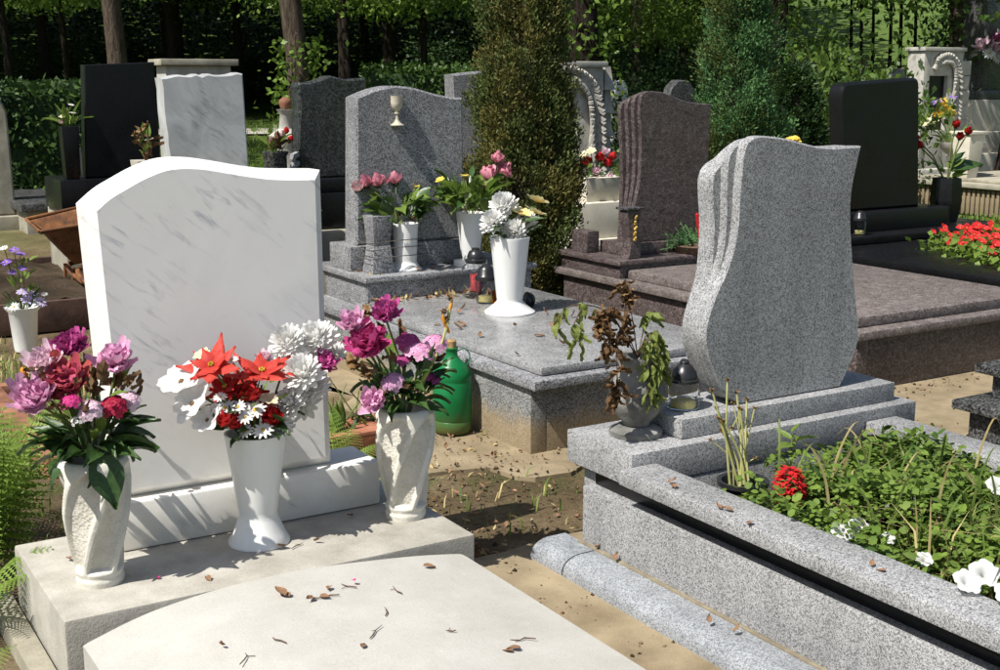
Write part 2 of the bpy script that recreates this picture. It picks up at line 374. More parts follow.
def slabpath(name, outl, z0, z1, mat, jag=.02):
    """a flat strip with a slightly broken outline"""
    P = []
    for i in range(len(outl)):
        a, b = np.array(outl[i]), np.array(outl[(i+1) % len(outl)]); k = max(2, int(np.linalg.norm(b-a)/.1))
        for t in range(k): P.append(a+(b-a)*t/k+rng.normal(0, jag, 2)*(0 < t))
    n = len(P); mb = MB(); mb.add([(p[0], p[1], z) for z in (z0, z1) for p in P], [tuple(n+i for i in range(n))]+[(i, (i+1) % n, n+(i+1) % n, n+i) for i in range(n)])
    me = mb.mesh(name, [mat], smooth=False); bm = bmesh.new(); bm.from_mesh(me); bmesh.ops.triangulate(bm, faces=bm.faces, ngon_method='EAR_CLIP'); bmesh.ops.recalc_face_normals(bm, faces=bm.faces); bm.to_mesh(me); bm.free()
    return tag(link(name, me), kind='structure')
slabpath('path', [(1.99, -.6), (2.5, -.6), (2.5, 3.52), (1.97, 3.50)], -.15, .012, 'conc_tan', .008)
slabpath('path', [(2.48, 4.42), (2.72, 4.16), (3.6, 4.10), (4.5, 4.1), (4.55, 7.0), (2.75, 7.1), (2.52, 5.6)], -.15, .001, 'conc_tan', .06)
slabpath('path', [(3.95, 3.62), (5.9, 3.66), (6.9, 4.0), (6.9, 4.6), (4.72, 4.6), (4.7, 4.1), (4.1, 4.0)], -.15, .010, 'conc_tan', .02)
def lawn_path():
    V = []; F = []
    for k in range(31):
        a = 9+20*k/30
        for d in (27.5, 29.3): x, y = d*math.sin(R(a)), d*math.cos(R(a)); V.append((x, y, gz(x, y)+.03))
    for k in range(30): F.append((2*k, 2*k+1, 2*k+3, 2*k+2))
    tag(link('path', MB().add(V, F).mesh('path', ['conc'])), kind='structure')
lawn_path()
slabpath('path', [(1.05, 11.5), (1.75, 11.4), (2.5, 14.5), (1.9, 15.2)], -.15, .012, 'conc_old', .03)

# ------------------------------------------------------------------ tombs
def block(parent, name, x0, x1, y0, y1, z0, z1, mat, bev=.006, label=None):
    return part(name, MB().box(x0, x1, y0, y1, z0, z1), [mat], parent, label, bevel=bev)

# white marble tomb in front
t = thing('tomb', 'white marble headstone with wavy top on a pale concrete plinth with vaulted slab', 'tomb', (1.25, 3.4, 0))
g1 = [(.908, .371), (.892, .677), (.878, .978)]+spline([(.866, 1.250), (.915, 1.290), (.965, 1.318), (1.035, 1.352), (1.11, 1.374), (1.204, 1.373), (1.326, 1.350), (1.415, 1.335), (1.48, 1.330)], 4)+[(1.596, 1.326)]+[(1.598, .90), (1.606, .371)]
part('headstone', MB().prism(ccw(g1), 3.655, 3.80, .03), ['marble'], t, ang=30)
block(t, 'headstone_base', .90, 1.752, 3.62, 3.83, .222, .370, 'marble', .008)
block(t, 'plinth', .637, 1.876, 3.21, 3.86, 0, .22, 'conc', .009)
block(t, 'foundation', .565, .632, 2.2, 3.95, -.05, .045, 'conc_old', .01)
mb = MB(); nx, ny = 90, 80; V = []; F = []
xs_, zs_ = [.668, .778, .872, 1.023, 1.181, 1.331, 1.488, 1.651, 1.795], [.171, .205, .226, .244, .250, .246, .233, .215, .192]; x0_, x1_ = .668, 1.795
def prof(x): return float(np.interp(x, [p[0] for p in PR], [p[1] for p in PR]))
PR = spline(list(zip(xs_, zs_)), 6)
def slab_z(x, y):
    e = .66*(3.15-y); l, r = min(x0_+e, 1.231), max(x1_-e, 1.231)
    if x < l: return zs_[0]+(prof(l)-zs_[0])*(x-x0_)/max(l-x0_, 1e-4)
    if x > r: return zs_[-1]+(prof(r)-zs_[-1])*(x1_-x)/max(x1_-r, 1e-4)
    return prof(x)
for j in range(ny+1):
    y = .9+(3.15-.9)*j/ny
    for i in range(nx+1):
        x = x0_+(x1_-x0_)*i/nx; e = .66*(3.15-y); V.append((x, y, slab_z(x, y)-(.002 if abs(x-(x1_-e)) < .012 or abs(x-(x0_+e)) < .012 else 0)))
I = lambda i, j: j*(nx+1)+i
for j in range(ny):
    for i in range(nx): F.append((I(i, j), I(i+1, j), I(i+1, j+1), I(i, j+1)))
nb = len(V); rim = [I(i, 0) for i in range(nx+1)]+[I(nx, j) for j in range(1, ny+1)]+[I(i, ny) for i in range(nx-1, -1, -1)]+[I(0, j) for j in range(ny-1, 0, -1)]
for r in rim: V.append((V[r][0], V[r][1], .02))
k = len(rim)
for i in range(k): F.append((rim[i], nb+i, nb+(i+1) % k, rim[(i+1) % k]))
part('cover_slab', mb.add(V, F), ['slab'], t, ang=25)

# light granite tomb with a planted bed
t = thing('tomb', 'light grey granite headstone shaped like a draped scroll above a planted curbed bed', 'tomb', (3.0, 2.6, 0))
rt = [(3.42, 1.375), (3.404, 1.309), (3.386, 1.215), (3.390, 1.095), (3.429, .867), (3.454, .739), (3.455, .65), (3.41, .56), (3.377, .510)]
top = [(2.9, 1.411), (2.952, 1.42), (3.061, 1.408), (3.19, 1.381), (3.306, 1.371)]
fr = spline([(2.905, .510), (2.827, .555), (2.779, .63), (2.735, .73), (2.735, .811), (2.775, .912), (2.808, .966), (2.843, 1.057), (2.856, 1.147), (2.858, 1.239), (2.871, 1.373)]+top, 4)[:-1]+spline(rt, 4)
mid = spline([(2.905, .510), (2.828, .555), (2.78, .63), (2.737, .73), (2.737, .811), (2.774, .91), (2.798, .966), (2.822, 1.057), (2.828, 1.147), (2.826, 1.26), (2.83, 1.345), (2.86, 1.392), (2.91, 1.408), (2.96, 1.414)]+top[2:], 4)[:-1]+spline(rt, 4)
bk = spline([(2.905, .510), (2.828, .555), (2.78, .63), (2.739, .73), (2.739, .811), (2.772, .905), (2.789, .966), (2.796, 1.057), (2.795, 1.147), (2.785, 1.24), (2.786, 1.29), (2.81, 1.325), (2.85, 1.345), (2.90, 1.38), (2.96, 1.406)]+top[2:], 4)[:-1]+spline(rt, 4)
mb = MB(); mb.prism(ccw(fr), 3.15, 3.19, .006); mb.prism(ccw([(x, z-.001) for x, z in mid]), 3.182, 3.218, .008); mb.prism(ccw([(x, z-.002) for x, z in bk]), 3.208, 3.285, .010)
part('headstone', mb, ['gr_light'], t, ang=40)
block(t, 'step', 2.60, 3.61, 3.10, 3.36, .441, .509, 'gr_light', .005)
block(t, 'platform', 2.357, 3.672, 3.05, 3.41, .33, .44, 'gr_light', .005)
block(t, 'back_panel', 2.395, 3.64, 3.052, 3.36, .0, .329, 'gr_light', .004)
block(t, 'side_panel', 2.348, 2.43, .3, 3.30, .0, .272, 'gr_light', .004); block(t, 'recess_shade_strip', 2.392, 2.43, .3, 3.29, .273, .352, 'gr_black', .002)  # recess strip is black, so its colour carries the rail's shadow band
block(t, 'side_panel', 3.46, 3.54, .3, 3.04, .0, .352, 'gr_light', .004)
block(t, 'curb_rail', 2.302, 2.452, .2, 3.046, .353, .402, 'gr_light', .008)
block(t, 'curb_rail', 3.405, 3.56, .2, 3.046, .353, .402, 'gr_light', .008)
def roll(y0, y1, x0=2.205, x1=2.347, z0=.012, h=.062):
    pts = [(x1, z0), (x1, z0+h)]+[(x0+(x1-x0)*.52*(1-math.sin(a)), z0+h*math.cos(a)**.8) for a in np.linspace(.1, math.pi/2, 8)]
    V = [(x, y, z) for y in (y0, y1) for x, z in pts]; n = len(pts)
    F = [(i, (i+1) % n, n+(i+1) % n, n+i) for i in range(n)]+[tuple(range(n)), tuple(n+i for i in reversed(range(n)))]
    return MB().add(V, F)
part('roll_moulding', roll(3.215, 3.40), ['gr_light2'], t, ang=28)
part('roll_moulding', roll(1.6, 3.208), ['gr_light2'], t, ang=28)
part('roll_moulding', roll(.3, 1.593), ['gr_light2'], t, ang=28)
block(t, 'mortar_joint', 2.334, 2.35, .3, 3.31, .045, .080, 'yellow_dirt', .003)
mb = MB(); nx, ny = 20, 50; V = [(2.431+(3.459-2.431)*i/nx, .35+(3.05-.35)*j/ny, .225+.03*mnoise.noise(Vector((i*.7, j*.5, 0)))-.13*min(1, max(0, (.35+2.7*j/ny-2.62)/.2))) for j in range(ny+1) for i in range(nx+1)]
o = part('bed_soil', mb.add(V, [(j*21+i, j*21+i+1, j*21+i+22, j*21+i+21) for j in range(ny) for i in range(nx)]), ['soil_bed'], t)

# grey granite tomb with the chalice
t = thing('tomb', 'grey granite headstone with a small ivory chalice emblem and polished cover slab', 'tomb', (3.4, 5.6, 0))
block(t, 'side_panel', 2.88, 2.96, 4.445, 5.08, 0, .299, 'gr_mid_dirty', .004)
block(t, 'side_panel', 2.88, 2.96, 5.086, 7.0, 0, .299, 'gr_mid_dirty', .004)
block(t, 'end_panel', 2.962, 4.08, 4.447, 4.52, 0, .299, 'gr_mid_dirty', .004)
block(t, 'ledge', 2.852, 4.12, 4.372, 7.05, .30, .344, 'gr_mid', .008)
block(t, 'cover_slab', 2.925, 4.05, 4.432, 6.325, .345, .387, 'gr_slab', .016)
block(t, 'plinth', 3.01, 4.10, 6.33, 7.02, .345, .49, 'gr_mid', .005)
block(t, 'plinth_lip', 2.985, 4.125, 6.30, 7.04, .491, .523, 'gr_mid', .007)
block(t, 'headstone_base', 3.02, 3.90, 6.57, 6.86, .524, .665, 'gr_mid', .006)
g2 = [(3.072, .666), (3.095, 1.505)]+spline([(3.10, 1.508), (3.15, 1.527), (3.21, 1.548), (3.275, 1.563), (3.335, 1.570), (3.40, 1.567), (3.468, 1.557), (3.55, 1.536), (3.632, 1.517), (3.71, 1.505), (3.785, 1.501)], 3)[1:]+[(3.797, .666)]
part('headstone', MB().prism(ccw(g2), 6.60, 6.76, .012), ['gr_mid'], t, ang=40)
ch = MB().lathe([(.0, .0), (.062, 0), (.064, .006), (.03, .03), (.014, .06), (.012, .10), (.024, .105), (.024, .117), (.014, .123), (.03, .14), (.052, .17), (.058, .20), (.058, .26), (.060, .265), (.052, .265), (.045, .22), (0, .20)], (0, 0, 0), 24, M=Matrix.Translation((3.34, 6.58, 1.345)) @ Matrix.Scale(.64, 4))
ch.v = [np.column_stack([v[:, 0], 6.592+(v[:, 1]-6.592)*.85, v[:, 2]]) for v in ch.v]
part('chalice_emblem', ch, ['ivory'], t, 'ivory chalice fixed high on the headstone')
mb = MB().frustum(3.08, 3.22, 6.40, 6.54, .524, .68, -.018).frustum(3.10, 3.20, 6.42, 6.52, .681, .85, .014)
part('square_vase', mb, ['gr_mid'], t, 'square granite flower holder on the plinth', bevel=.004)
mb = MB()
for z in (.66, .70, .61): mb.tube([(3.06, 6.39, z), (3.24, 6.385, z+.01), (3.42, 6.42, z+.004), (3.43, 6.56, z-.01), (3.24, 6.58, z), (3.06, 6.56, z), (3.06, 6.39, z)], .0025, 4)
part('tie_wire', mb, ['wire'], t)

# brown granite tomb
t = thing('tomb', 'reddish brown granite tomb with pleated book-edge headstone', 'tomb', (5.7, 5.8, 0))
block(t, 'side_panel', 4.90, 4.98, 4.468, 7.15, 0, .289, 'brown', .004)
block(t, 'end_panel', 4.982, 6.50, 4.47, 4.55, 0, .289, 'brown', .004)
block(t, 'ledge', 4.862, 6.54, 4.425, 7.22, .29, .335, 'brown_dusty', .01)
block(t, 'cover_slab', 4.955, 6.45, 4.52, 6.50, .336, .392, 'brown_dusty', .012)
block(t, 'plinth', 4.90, 6.5, 6.505, 7.18, .336, .42, 'brown', .006)
block(t, 'plinth_lip', 4.875, 6.52, 6.48, 7.2, .421, .455, 'brown', .01)
block(t, 'headstone_base', 5.06, 6.0, 6.66, 6.95, .456, .535, 'brown', .006)
rt4 = [(5.795, 1.443), (5.789, 1.15), (5.797, .536)]; tp4 = [(5.264, 1.532), (5.39, 1.519), (5.563, 1.465), (5.68, 1.449)]
def g4(dx, dz): return spline([(5.10, .536), (5.137-dx*.3, .722), (5.192-dx*.8, .952), (5.198-dx, 1.215), (5.183-dx, 1.378), (5.19-dx, 1.495-dz), (5.225-dx*.8, 1.526-dz*.9)]+[(x, z-dz*.4) for x, z in tp4], 5)+[(x, z-dz*.3) for x, z in rt4]
mb = MB()
for i, (dx, dz) in enumerate([(0, 0), (.032, .012), (.064, .03), (.098, .055)]): mb.prism(ccw(g4(dx, dz)), 6.70+i*.028, 6.733+i*.028, .006)
part('headstone', mb, ['brown'], t, ang=40)
mb = MB().prism(ccw(spline([(4.98, .456), (5.0, .55), (4.985, .64), (4.97, .74), (4.975, .775)], 4)+spline([(5.075, .775), (5.08, .74), (5.065, .64), (5.09, .55), (5.085, .456)], 4)), 6.53, 6.62, .006)
part('pillar_vase', mb, ['brown'], t, 'small wavy brown granite vase at the corner of the plinth')
mb = MB().box(4.955, 5.095, 6.51, 6.64, .776, .792); part('vase_rim', mb, ['gr_dark'], t, bevel=.003)
mb = MB()
for k in range(5): mb.tube([(5.03, 6.525, .58+k*.035), (5.03+U(-.012, .012), 6.51, .6+k*.035)], [.012, .006], 6)
part('brass_ornament', mb, ['brass'], t)
block(t, 'side_block', 4.93, 5.03, 6.92, 7.1, .456, .60, 'brown', .005)

# black granite tomb
t = thing('tomb', 'polished black granite tomb with tall round-cornered headstone and red begonia bed', 'tomb', (7.8, 6.0, 0))
block(t, 'side_panel', 6.80, 6.9, 4.0, 7.4, 0, .319, 'gr_black', .004)
block(t, 'end_panel', 6.902, 9.0, 4.0, 4.1, 0, .319, 'gr_black', .004)
block(t, 'cover_slab', 6.755, 9.05, 3.9, 7.45, .32, .385, 'gr_black', .014)
block(t, 'plinth', 6.86, 8.98, 6.62, 7.35, .386, .45, 'gr_black', .012)
block(t, 'headstone_base', 7.15, 8.42, 6.80, 7.22, .451, .605, 'gr_black', .008)
g5 = [(7.33, .606)]+spline([(7.235, 1.46), (7.238, 1.52), (7.26, 1.562), (7.31, 1.582), (7.38, 1.587)], 4)+spline([(8.0, 1.622), (8.06, 1.618), (8.095, 1.595), (8.105, 1.54)], 4)+[(8.19, .606)]
part('headstone', MB().prism(ccw(g5), 6.9, 7.04, .02), ['gr_black'], t, ang=40)

# tall black headstone far on the left, with its concrete footing
t = thing('tomb', 'plain black square-topped headstone with black pillar vase on a concrete footing', 'tomb', (2.6, 10.2, 0))
block(t, 'footing', 2.19, 3.2, 9.93, 10.5, 0, .62, 'conc_old', .01)
block(t, 'plinth', 2.17, 3.2, 9.9, 10.45, .621, .86, 'gr_black', .008)
part('headstone', MB().prism([(2.385, .861), (2.975, .861), (2.965, 1.742), (2.425, 1.718)], 10.0, 10.12, .008), ['gr_black'], t)
part('pillar_vase', MB().frustum(2.225, 2.325, 9.93, 10.03, .861, 1.26, .015), ['gr_black'], t, bevel=.004)
block(t, 'trim_strip', 2.345, 2.36, 9.98, 10.0, .87, 1.10, 'ivory', .003)

# grey veined white marble slab behind
t = thing('tomb', 'upright grey-white marble slab with rough chipped edges on a stepped base', 'tomb', (2.5, 7.5, 0))
ed = [(2.297, .951)]+[(2.297-.045*k/10+U(-.006, .006), .951+.67*k/10) for k in range(1, 10)]+[(2.252+.511*k/14, 1.622+.023*k/14+U(-.008, .008)) for k in range(15)]+[(2.782, .951)]
part('headstone', MB().prism(ccw(ed), 7.5, 7.62, .01), ['marble2'], t)
block(t, 'base', 1.98, 3.0, 7.2, 7.8, .5, .95, 'conc_old', .01); block(t, 'footing', 1.92, 3.05, 6.9, 7.9, 0, .499, 'conc_old', .01)

# dark green granite stone with wavy sides
t = thing('tomb', 'dark green granite headstone with peaked wavy top and ragged carved edge', 'tomb', (3.6, 8.1, 0))
dk = spline([(3.325, .95), (3.321, 1.05), (3.318, 1.209), (3.335, 1.407), (3.330, 1.52), (3.334, 1.584), (3.413, 1.588), (3.5, 1.608), (3.559, 1.632), (3.62, 1.618), (3.70, 1.61), (3.826, 1.617)], 3)+[(3.85, .95)]
part('headstone', MB().prism(ccw(dk), 8.0, 8.14, .012), ['gr_green'], t, ang=40)
for k, z in enumerate((1.08, 1.02)): part('carved_chip', MB().add([(3.272, 8.0, z), (3.318, 7.99, z+.02), (3.318, 7.99, z+.05), (3.28, 8.0, z+.035), (3.272, 8.06, z), (3.318, 8.06, z+.02), (3.318, 8.06, z+.05), (3.28, 8.06, z+.035)], [(0, 1, 2, 3), (7, 6, 5, 4), (0, 4, 5, 1), (3, 2, 6, 7), (1, 5, 6, 2), (0, 3, 7, 4)]), ['gr_light'], t)
block(t, 'base', 3.0, 4.1, 7.86, 8.3, .86, .949, 'gr_black', .006); block(t, 'plinth', 2.98, 4.15, 7.8, 8.4, .62, .859, 'gr_black', .008); block(t, 'footing', 2.95, 4.2, 7.7, 8.5, 0, .619, 'conc_old', .01)
# more stones in the rows behind
t = thing('tomb', 'low dark granite tomb on rough concrete walls beside the black headstone', 'tomb', (3.1, 14.6, 0))
block(t, 'wall', 2.62, 3.7, 13.6, 15.8, 0, .28, 'conc_old', .01); block(t, 'cover_slab', 2.56, 3.75, 13.5, 15.9, .281, .36, 'gr_dark', .01)
t = thing('tomb', 'weathered grey coped headstone standing behind the upright marble slab', 'tomb', (4.0, 12.1, 0))
block(t, 'headstone', 3.66, 4.30, 12.0, 12.3, .45, 1.74, 'stone_old', .01); block(t, 'coping', 3.60, 4.36, 11.94, 12.36, 1.741, 1.80, 'conc_old', .008); block(t, 'base', 3.5, 4.5, 11.85, 12.5, 0, .449, 'conc_old', .01)
t = thing('tomb', 'grey slanted-top headstone half hidden between chalice stone and olive yew', 'tomb', (5.1, 9.7, 0))
part('headstone', MB().prism([(5.46, .3), (5.95, .3), (5.98, 1.69), (5.7, 1.68), (5.40, 1.65)], 9.6, 9.75, .015), ['gr_mid'], t); block(t, 'base', 5.3, 6.1, 9.5, 9.9, 0, .3, 'conc_old', .01)
t = thing('tomb', 'old grey slab standing in ivy at the hedge', 'tomb', (2.3, 14.2, 0))
part('headstone', MB().prism([(2.0, .2), (2.62, .2), (2.60, 1.28), (2.54, 1.42), (2.0, 1.46)], 14.1, 14.3, .02), ['conc_old'], t); block(t, 'base', 1.85, 2.8, 14.0, 14.45, 0, .2, 'conc_old', .02)
# dark stepped tomb corner at the right
t = thing('tomb', 'dark grey granite tomb with two stepped ledges beside the planted bed', 'tomb', (5.0, 2.6, 0))
block(t, 'lower_body', 4.46, 5.7, 1.2, 3.42, 0, .219, 'gr_dark', .005); block(t, 'lower_ledge', 4.40, 5.76, 1.1, 3.47, .22, .26, 'gr_dark', .008)
block(t, 'upper_body', 4.57, 5.6, 1.3, 3.40, .261, .364, 'gr_dark', .005); block(t, 'upper_ledge', 4.52, 5.65, 1.2, 3.46, .365, .405, 'gr_dark', .008)

# carved monuments with a palm frond
def frond_relief(path, y, wid, n, mats, parent, flip=1):
    P = spline(path, 8); mb = MB(); L = len(P)
    mb.tube([(x, y, z) for x, z in P], [wid*.10+wid*.10*i/L for i in range(L)], 6)
    for k in range(n):
        i = int(k/n*(L-2)); p = np.array(P[i]); q = np.array(P[i+1]); d = (q-p)/np.linalg.norm(q-p); nr = np.array((-d[1], d[0]))
        for sd in (-1, 1):
            ln = wid*(1 if sd*flip > 0 else .55); e = p-d*ln*1.15+nr*sd*ln*.62; m = (p+e)/2+nr*sd*ln*.16
            mb.tube([(p[0], y, p[1]), (m[0], y-.03, m[1]), (e[0], y+.004, e[1])], [wid*.09, wid*.15, wid*.05], 6)
    return part('palm_relief', mb, mats, parent)
def monument(label, x0, x1, y, zt, zb, palm, n, flip, panel):
    t = thing('carved_monument', label, 'monument', ((x0+x1)/2, y, 0))
    px0, px1, pz0, pz1 = panel
    mb = MB()
    mb.box(x0, px0, y, y+.28, zb, zt); mb.box(px1, x1, y, y+.28, zb, zt); mb.box(px0, px1, y, y+.28, pz1, zt-.0005); mb.box(px0, px1, y+.001, y+.28, zb, pz0)
    part('frame', mb, ['stone_old'], t, bevel=.008)
    part('cornice', MB().box(x0-.03, x1+.03, y-.03, y+.31, zt+.001, zt+.05), ['stone_old'], t, bevel=.008)
    part('inscription_panel', MB().box(px0, px1, y+.06, y+.2, pz0, pz1), ['gr_black'], t)
    frond_relief(palm, y-.012, .175 if n < 30 else .17, n, ['stone_old'], t, flip)
    part('base', MB().box(x0-.15, x1+.2, y-.2, y+.45, 0, zb-.001), ['stone_old'], t, bevel=.01)
    return t
t = monument('weathered stone monument with arching palm relief beside the olive yew', 5.72, 6.56, 9.0, 1.71, .55, [(6.50, .70), (6.515, .92), (6.503, 1.15), (6.48, 1.36), (6.41, 1.53), (6.30, 1.625), (6.16, 1.655), (6.02, 1.60)], 36, 1, (5.82, 6.29, .75, 1.50))
mb = MB()
for k in range(5): mb.add([(6.60+a*.13, 9.04+b*.13, .72+k*.2+c) for c, s in ((0, 0), (.06, .02), (.2, .035)) for a, b in ((s*8, s*8), (1-s*8, s*8), (1-s*8, 1-s*8), (s*8, 1-s*8))], [(0, 1, 5, 4), (1, 2, 6, 5), (2, 3, 7, 6), (3, 0, 4, 7), (4, 5, 9, 8), (5, 6, 10, 9), (6, 7, 11, 10), (7, 4, 8, 11), (3, 2, 1, 0), (8, 9, 10, 11)])
part('notched_post', mb, ['stone_old'], t)
t2 = thing('grave_lantern', 'small white arched lantern house on top of the palm monument', 'lantern', (6.09, 9.1, 1.761))
mb = MB().box(6.01, 6.17, 9.04, 9.17, 1.761, 1.785).box(6.03, 6.06, 9.05, 9.16, 1.786, 1.88).box(6.12, 6.15, 9.05, 9.16, 1.786, 1.88)
mb.add([(x, y, z) for y in (9.04, 9.17) for x, z in ((6.01, 1.881), (6.17, 1.881), (6.15, 1.915), (6.09, 1.945), (6.03, 1.915))], [(0, 1, 2, 3, 4), (9, 8, 7, 6, 5), (0, 5, 6, 1), (1, 6, 7, 2), (2, 7, 8, 3), (3, 8, 9, 4), (4, 9, 5, 0)])
part('house', mb, ['white_pl'], t2, bevel=.004)
t = monument('weathered stone monument with palm relief behind the black headstone', 13.56, 14.32, 11.5, 1.98, .45, [(14.22, .8), (14.23, 1.15), (14.23, 1.36), (14.20, 1.66), (14.11, 1.83), (13.97, 1.89), (13.82, 1.84), (13.74, 1.74)], 26, 1, (13.68, 14.04, .95, 1.66))
for k in range(7): block(t, 'quoin', 14.33, 14.52, 11.52+.012*(k % 2), 11.8, .5+k*.195, .5+k*.195+.188, 'stone_old', .01)
t = thing('curbed_grave', 'old grave with ribbed tan concrete curb and gravelly top by the grass', 'grave', (13.8, 10, 0))
block(t, 'curb_body', 12.86, 15.6, 7.0, 11.2, 0, .33, 'conc_tan', .01); block(t, 'curb_coping', 12.78, 15.7, 6.9, 11.25, .331, .385, 'conc_old', .012)
rib = MB().box(-.03, 0, -.018, .018, 0, .29).mesh('rib', ['conc_tan'], bevel=.006)
for k in range(60): o = link('rib', rib, t, (12.86-13.8, 7.05+k*.069-10, .02))
block(t, 'gravel_top', 13.0, 15.4, 7.1, 11.0, .386, .42, 'conc_old', .01)
# pale stepped cross base at the right edge
t = thing('cross_monument', 'cream stone stepped pedestal carrying a dark granite post at the edge', 'monument', (16.3, 12.6, 0))
block(t, 'step', 14.9, 17.4, 12.1, 13.3, .3, .56, 'stone_cream', .015); block(t, 'step', 15.2, 17.2, 12.25, 13.15, .561, .86, 'stone_cream', .015)
block(t, 'pedestal', 15.72, 16.9, 12.4, 13.0, .861, 1.32, 'stone_cream', .012); block(t, 'dark_base', 15.8, 16.8, 12.45, 12.95, 1.321, 1.46, 'gr_dark', .01)
block(t, 'post', 16.02, 16.5, 12.5, 12.9, 1.461, 3.2, 'gr_dark', .01); block(t, 'footing', 14.7, 17.6, 11.9, 13.5, 0, .299, 'conc_old', .015)

# ------------------------------------------------------------------ flower and leaf shapes (unit size, facing +Z)
def petal_grid(L, wd, a0, curl, cup=.15, n=5, m=3, pw=.75, tip=.6, rip=.0, base=.25):
    V = []; y = z = 0.; F = []
    for i in range(n):
        t = i/(n-1); a = a0+curl*t
        if i: y += math.cos(a)*L/(n-1); z += math.sin(a)*L/(n-1)
        wv = wd*(base*(1-t)+math.sin(math.pi*min(1, t**pw*.92+.02)))*(1-(1-tip)*t**3)
        if i == n-1: wv = wd*(.42 if tip > .5 else .06)
        for j in range(m):
            s = -1+2*j/(m-1); rp = rip*math.sin(s*5+t*7+V.__len__())
            V.append((s*wv, y-math.sin(a)*cup*s*s*wd+rp*.3, z+math.cos(a)*(cup*s*s*wd)+rp))
    for i in range(n-1):
        for j in range(m-1): F.append((i*m+j, i*m+j+1, (i+1)*m+j+1, (i+1)*m+j))
    return V, F
def ring(mb, cnt, r0, z0, mi=0, jit=.15, ph=0, **kw):
    for k in range(cnt):
        kk = dict(kw); s = U(1-jit, 1+jit); kk['L'] = kw['L']*s; kk['a0'] = kw['a0']+U(-jit, jit)
        V, F = petal_grid(**kk); M = Matrix.Rotation(ph+2*math.pi*(k+U(-jit, jit)*.5)/cnt, 4, 'Z') @ Matrix.Translation((0, r0, z0))
        mb.add(V, F, mi, M)
    return mb
def m_peony(mat, full=True):
    mb = MB()
    ring(mb, 8, .05, -.3, L=.95, wd=.34, a0=-.1, curl=.9, cup=.3, rip=.05, jit=.3); ring(mb, 8, .05, -.2, ph=.4, L=.9, wd=.32, a0=.3, curl=.9, cup=.3, rip=.06, jit=.3)
    for k in range(54):
        u = (k+.5)/54; el = math.asin(1-1.35*u); a = k*2.4+U(-.3, .3); d = Vector((math.cos(a)*math.cos(el), math.sin(a)*math.cos(el), math.sin(el))); p = d*U(.22, .38)
        V, F = petal_grid(L=U(.3, .5), wd=U(.13, .24), a0=U(.7, 1.3), curl=U(.2, 1.1), cup=U(.1, .5), rip=.05, n=4, tip=.9, pw=1.1); mb.add(V, F, 0, Matrix.Translation(p) @ zrot(d, U(0, 6.3)))
    return mb.mesh('peony', [mat], smooth=True, ang=80)
def m_poin(mat, mat2='p_yel'):
    mb = MB(); ring(mb, 7, .03, 0, L=1.0, wd=.24, a0=.05, curl=.15, cup=-.35, n=6, pw=.8, tip=.1, jit=.2); ring(mb, 6, .03, .05, ph=.5, L=.72, wd=.20, a0=.35, curl=.1, cup=-.35, n=6, pw=.8, tip=.1, jit=.2)
    for k in range(6): mb.lathe([(.02, 0), (.045, .05), (.0, .1)], (.07*math.cos(k), .07*math.sin(k), .05), 6, 1)
    return mb.mesh('poinsettia', [mat, mat2], ang=80)
def m_cos(mat, mat2='p_cream', cnt=7, wd=.38, up=.2):
    mb = MB(); ring(mb, cnt, .08, 0, L=.92, wd=wd, a0=up+.2, curl=-.35, cup=.18, rip=.03, tip=.9, pw=1.1); mb.lathe([(.0, -.05), (.1, -.02), (.14, .05), (.08, .12), (0, .13)], (0, 0, 0), 10, 1)
    return mb.mesh('open_flower', [mat, mat2], ang=80)
def m_mum(mat):
    mb = MB(); ring(mb, 14, .1, -.25, L=.9, wd=.16, a0=-.15, curl=.5, cup=.3, n=4, pw=1.2, tip=.8); n = 80
    for k in range(n):
        u = (k+.5)/n; el = math.asin(1-1.15*u); a = k*2.4; d = Vector((math.cos(a)*math.cos(el), math.sin(a)*math.cos(el), math.sin(el)))
        V, F = petal_grid(L=U(.5, .66), wd=.115, a0=U(.75, 1.15), curl=U(-.1, .5), cup=.25, n=4, pw=1.2, tip=.85); t_ = Vector((-math.sin(a), math.cos(a), 0)).cross(d)
        mb.add(V, F, 0, Matrix.Translation(d*.36) @ Matrix((d.cross(t_), -t_, d)).transposed().to_4x4())
    return mb.mesh('mum', [mat], ang=80)
def m_rose(mat):
    mb = MB(); ring(mb, 6, .1, -.45, L=.95, wd=.5, a0=.5, curl=.75, cup=.35, tip=.9, pw=1.1); ring(mb, 5, .08, -.45, ph=.6, L=1.05, wd=.46, a0=.95, curl=.5, cup=.4, tip=.9, pw=1.1)
    ring(mb, 4, .05, -.45, ph=.2, L=1.15, wd=.36, a0=1.35, curl=.25, cup=.5, tip=.9, pw=1.1); ring(mb, 3, .02, -.4, L=1.1, wd=.25, a0=1.5, curl=.2, cup=.6, tip=.9)
    for k in range(5): mb.add(*petal_grid(L=.6, wd=.12, a0=.3, curl=.6, tip=.1), 1, Matrix.Rotation(k*1.257, 4, 'Z') @ Matrix.Translation((0, .05, -.55)))
    return mb.mesh('rose', [mat, 'leaf'], ang=80)
def m_daisy(mat, mat2='p_yel', cnt=12):
    mb = MB(); ring(mb, cnt, .12, 0, L=.88, wd=.17, a0=.2, curl=-.2, cup=.2, n=3, tip=.8); mb.lathe([(0, -.05), (.2, -.02), (.2, .06), (0, .13)], (0, 0, 0), 8, 1); return mb.mesh('daisy', [mat, mat2], ang=80)
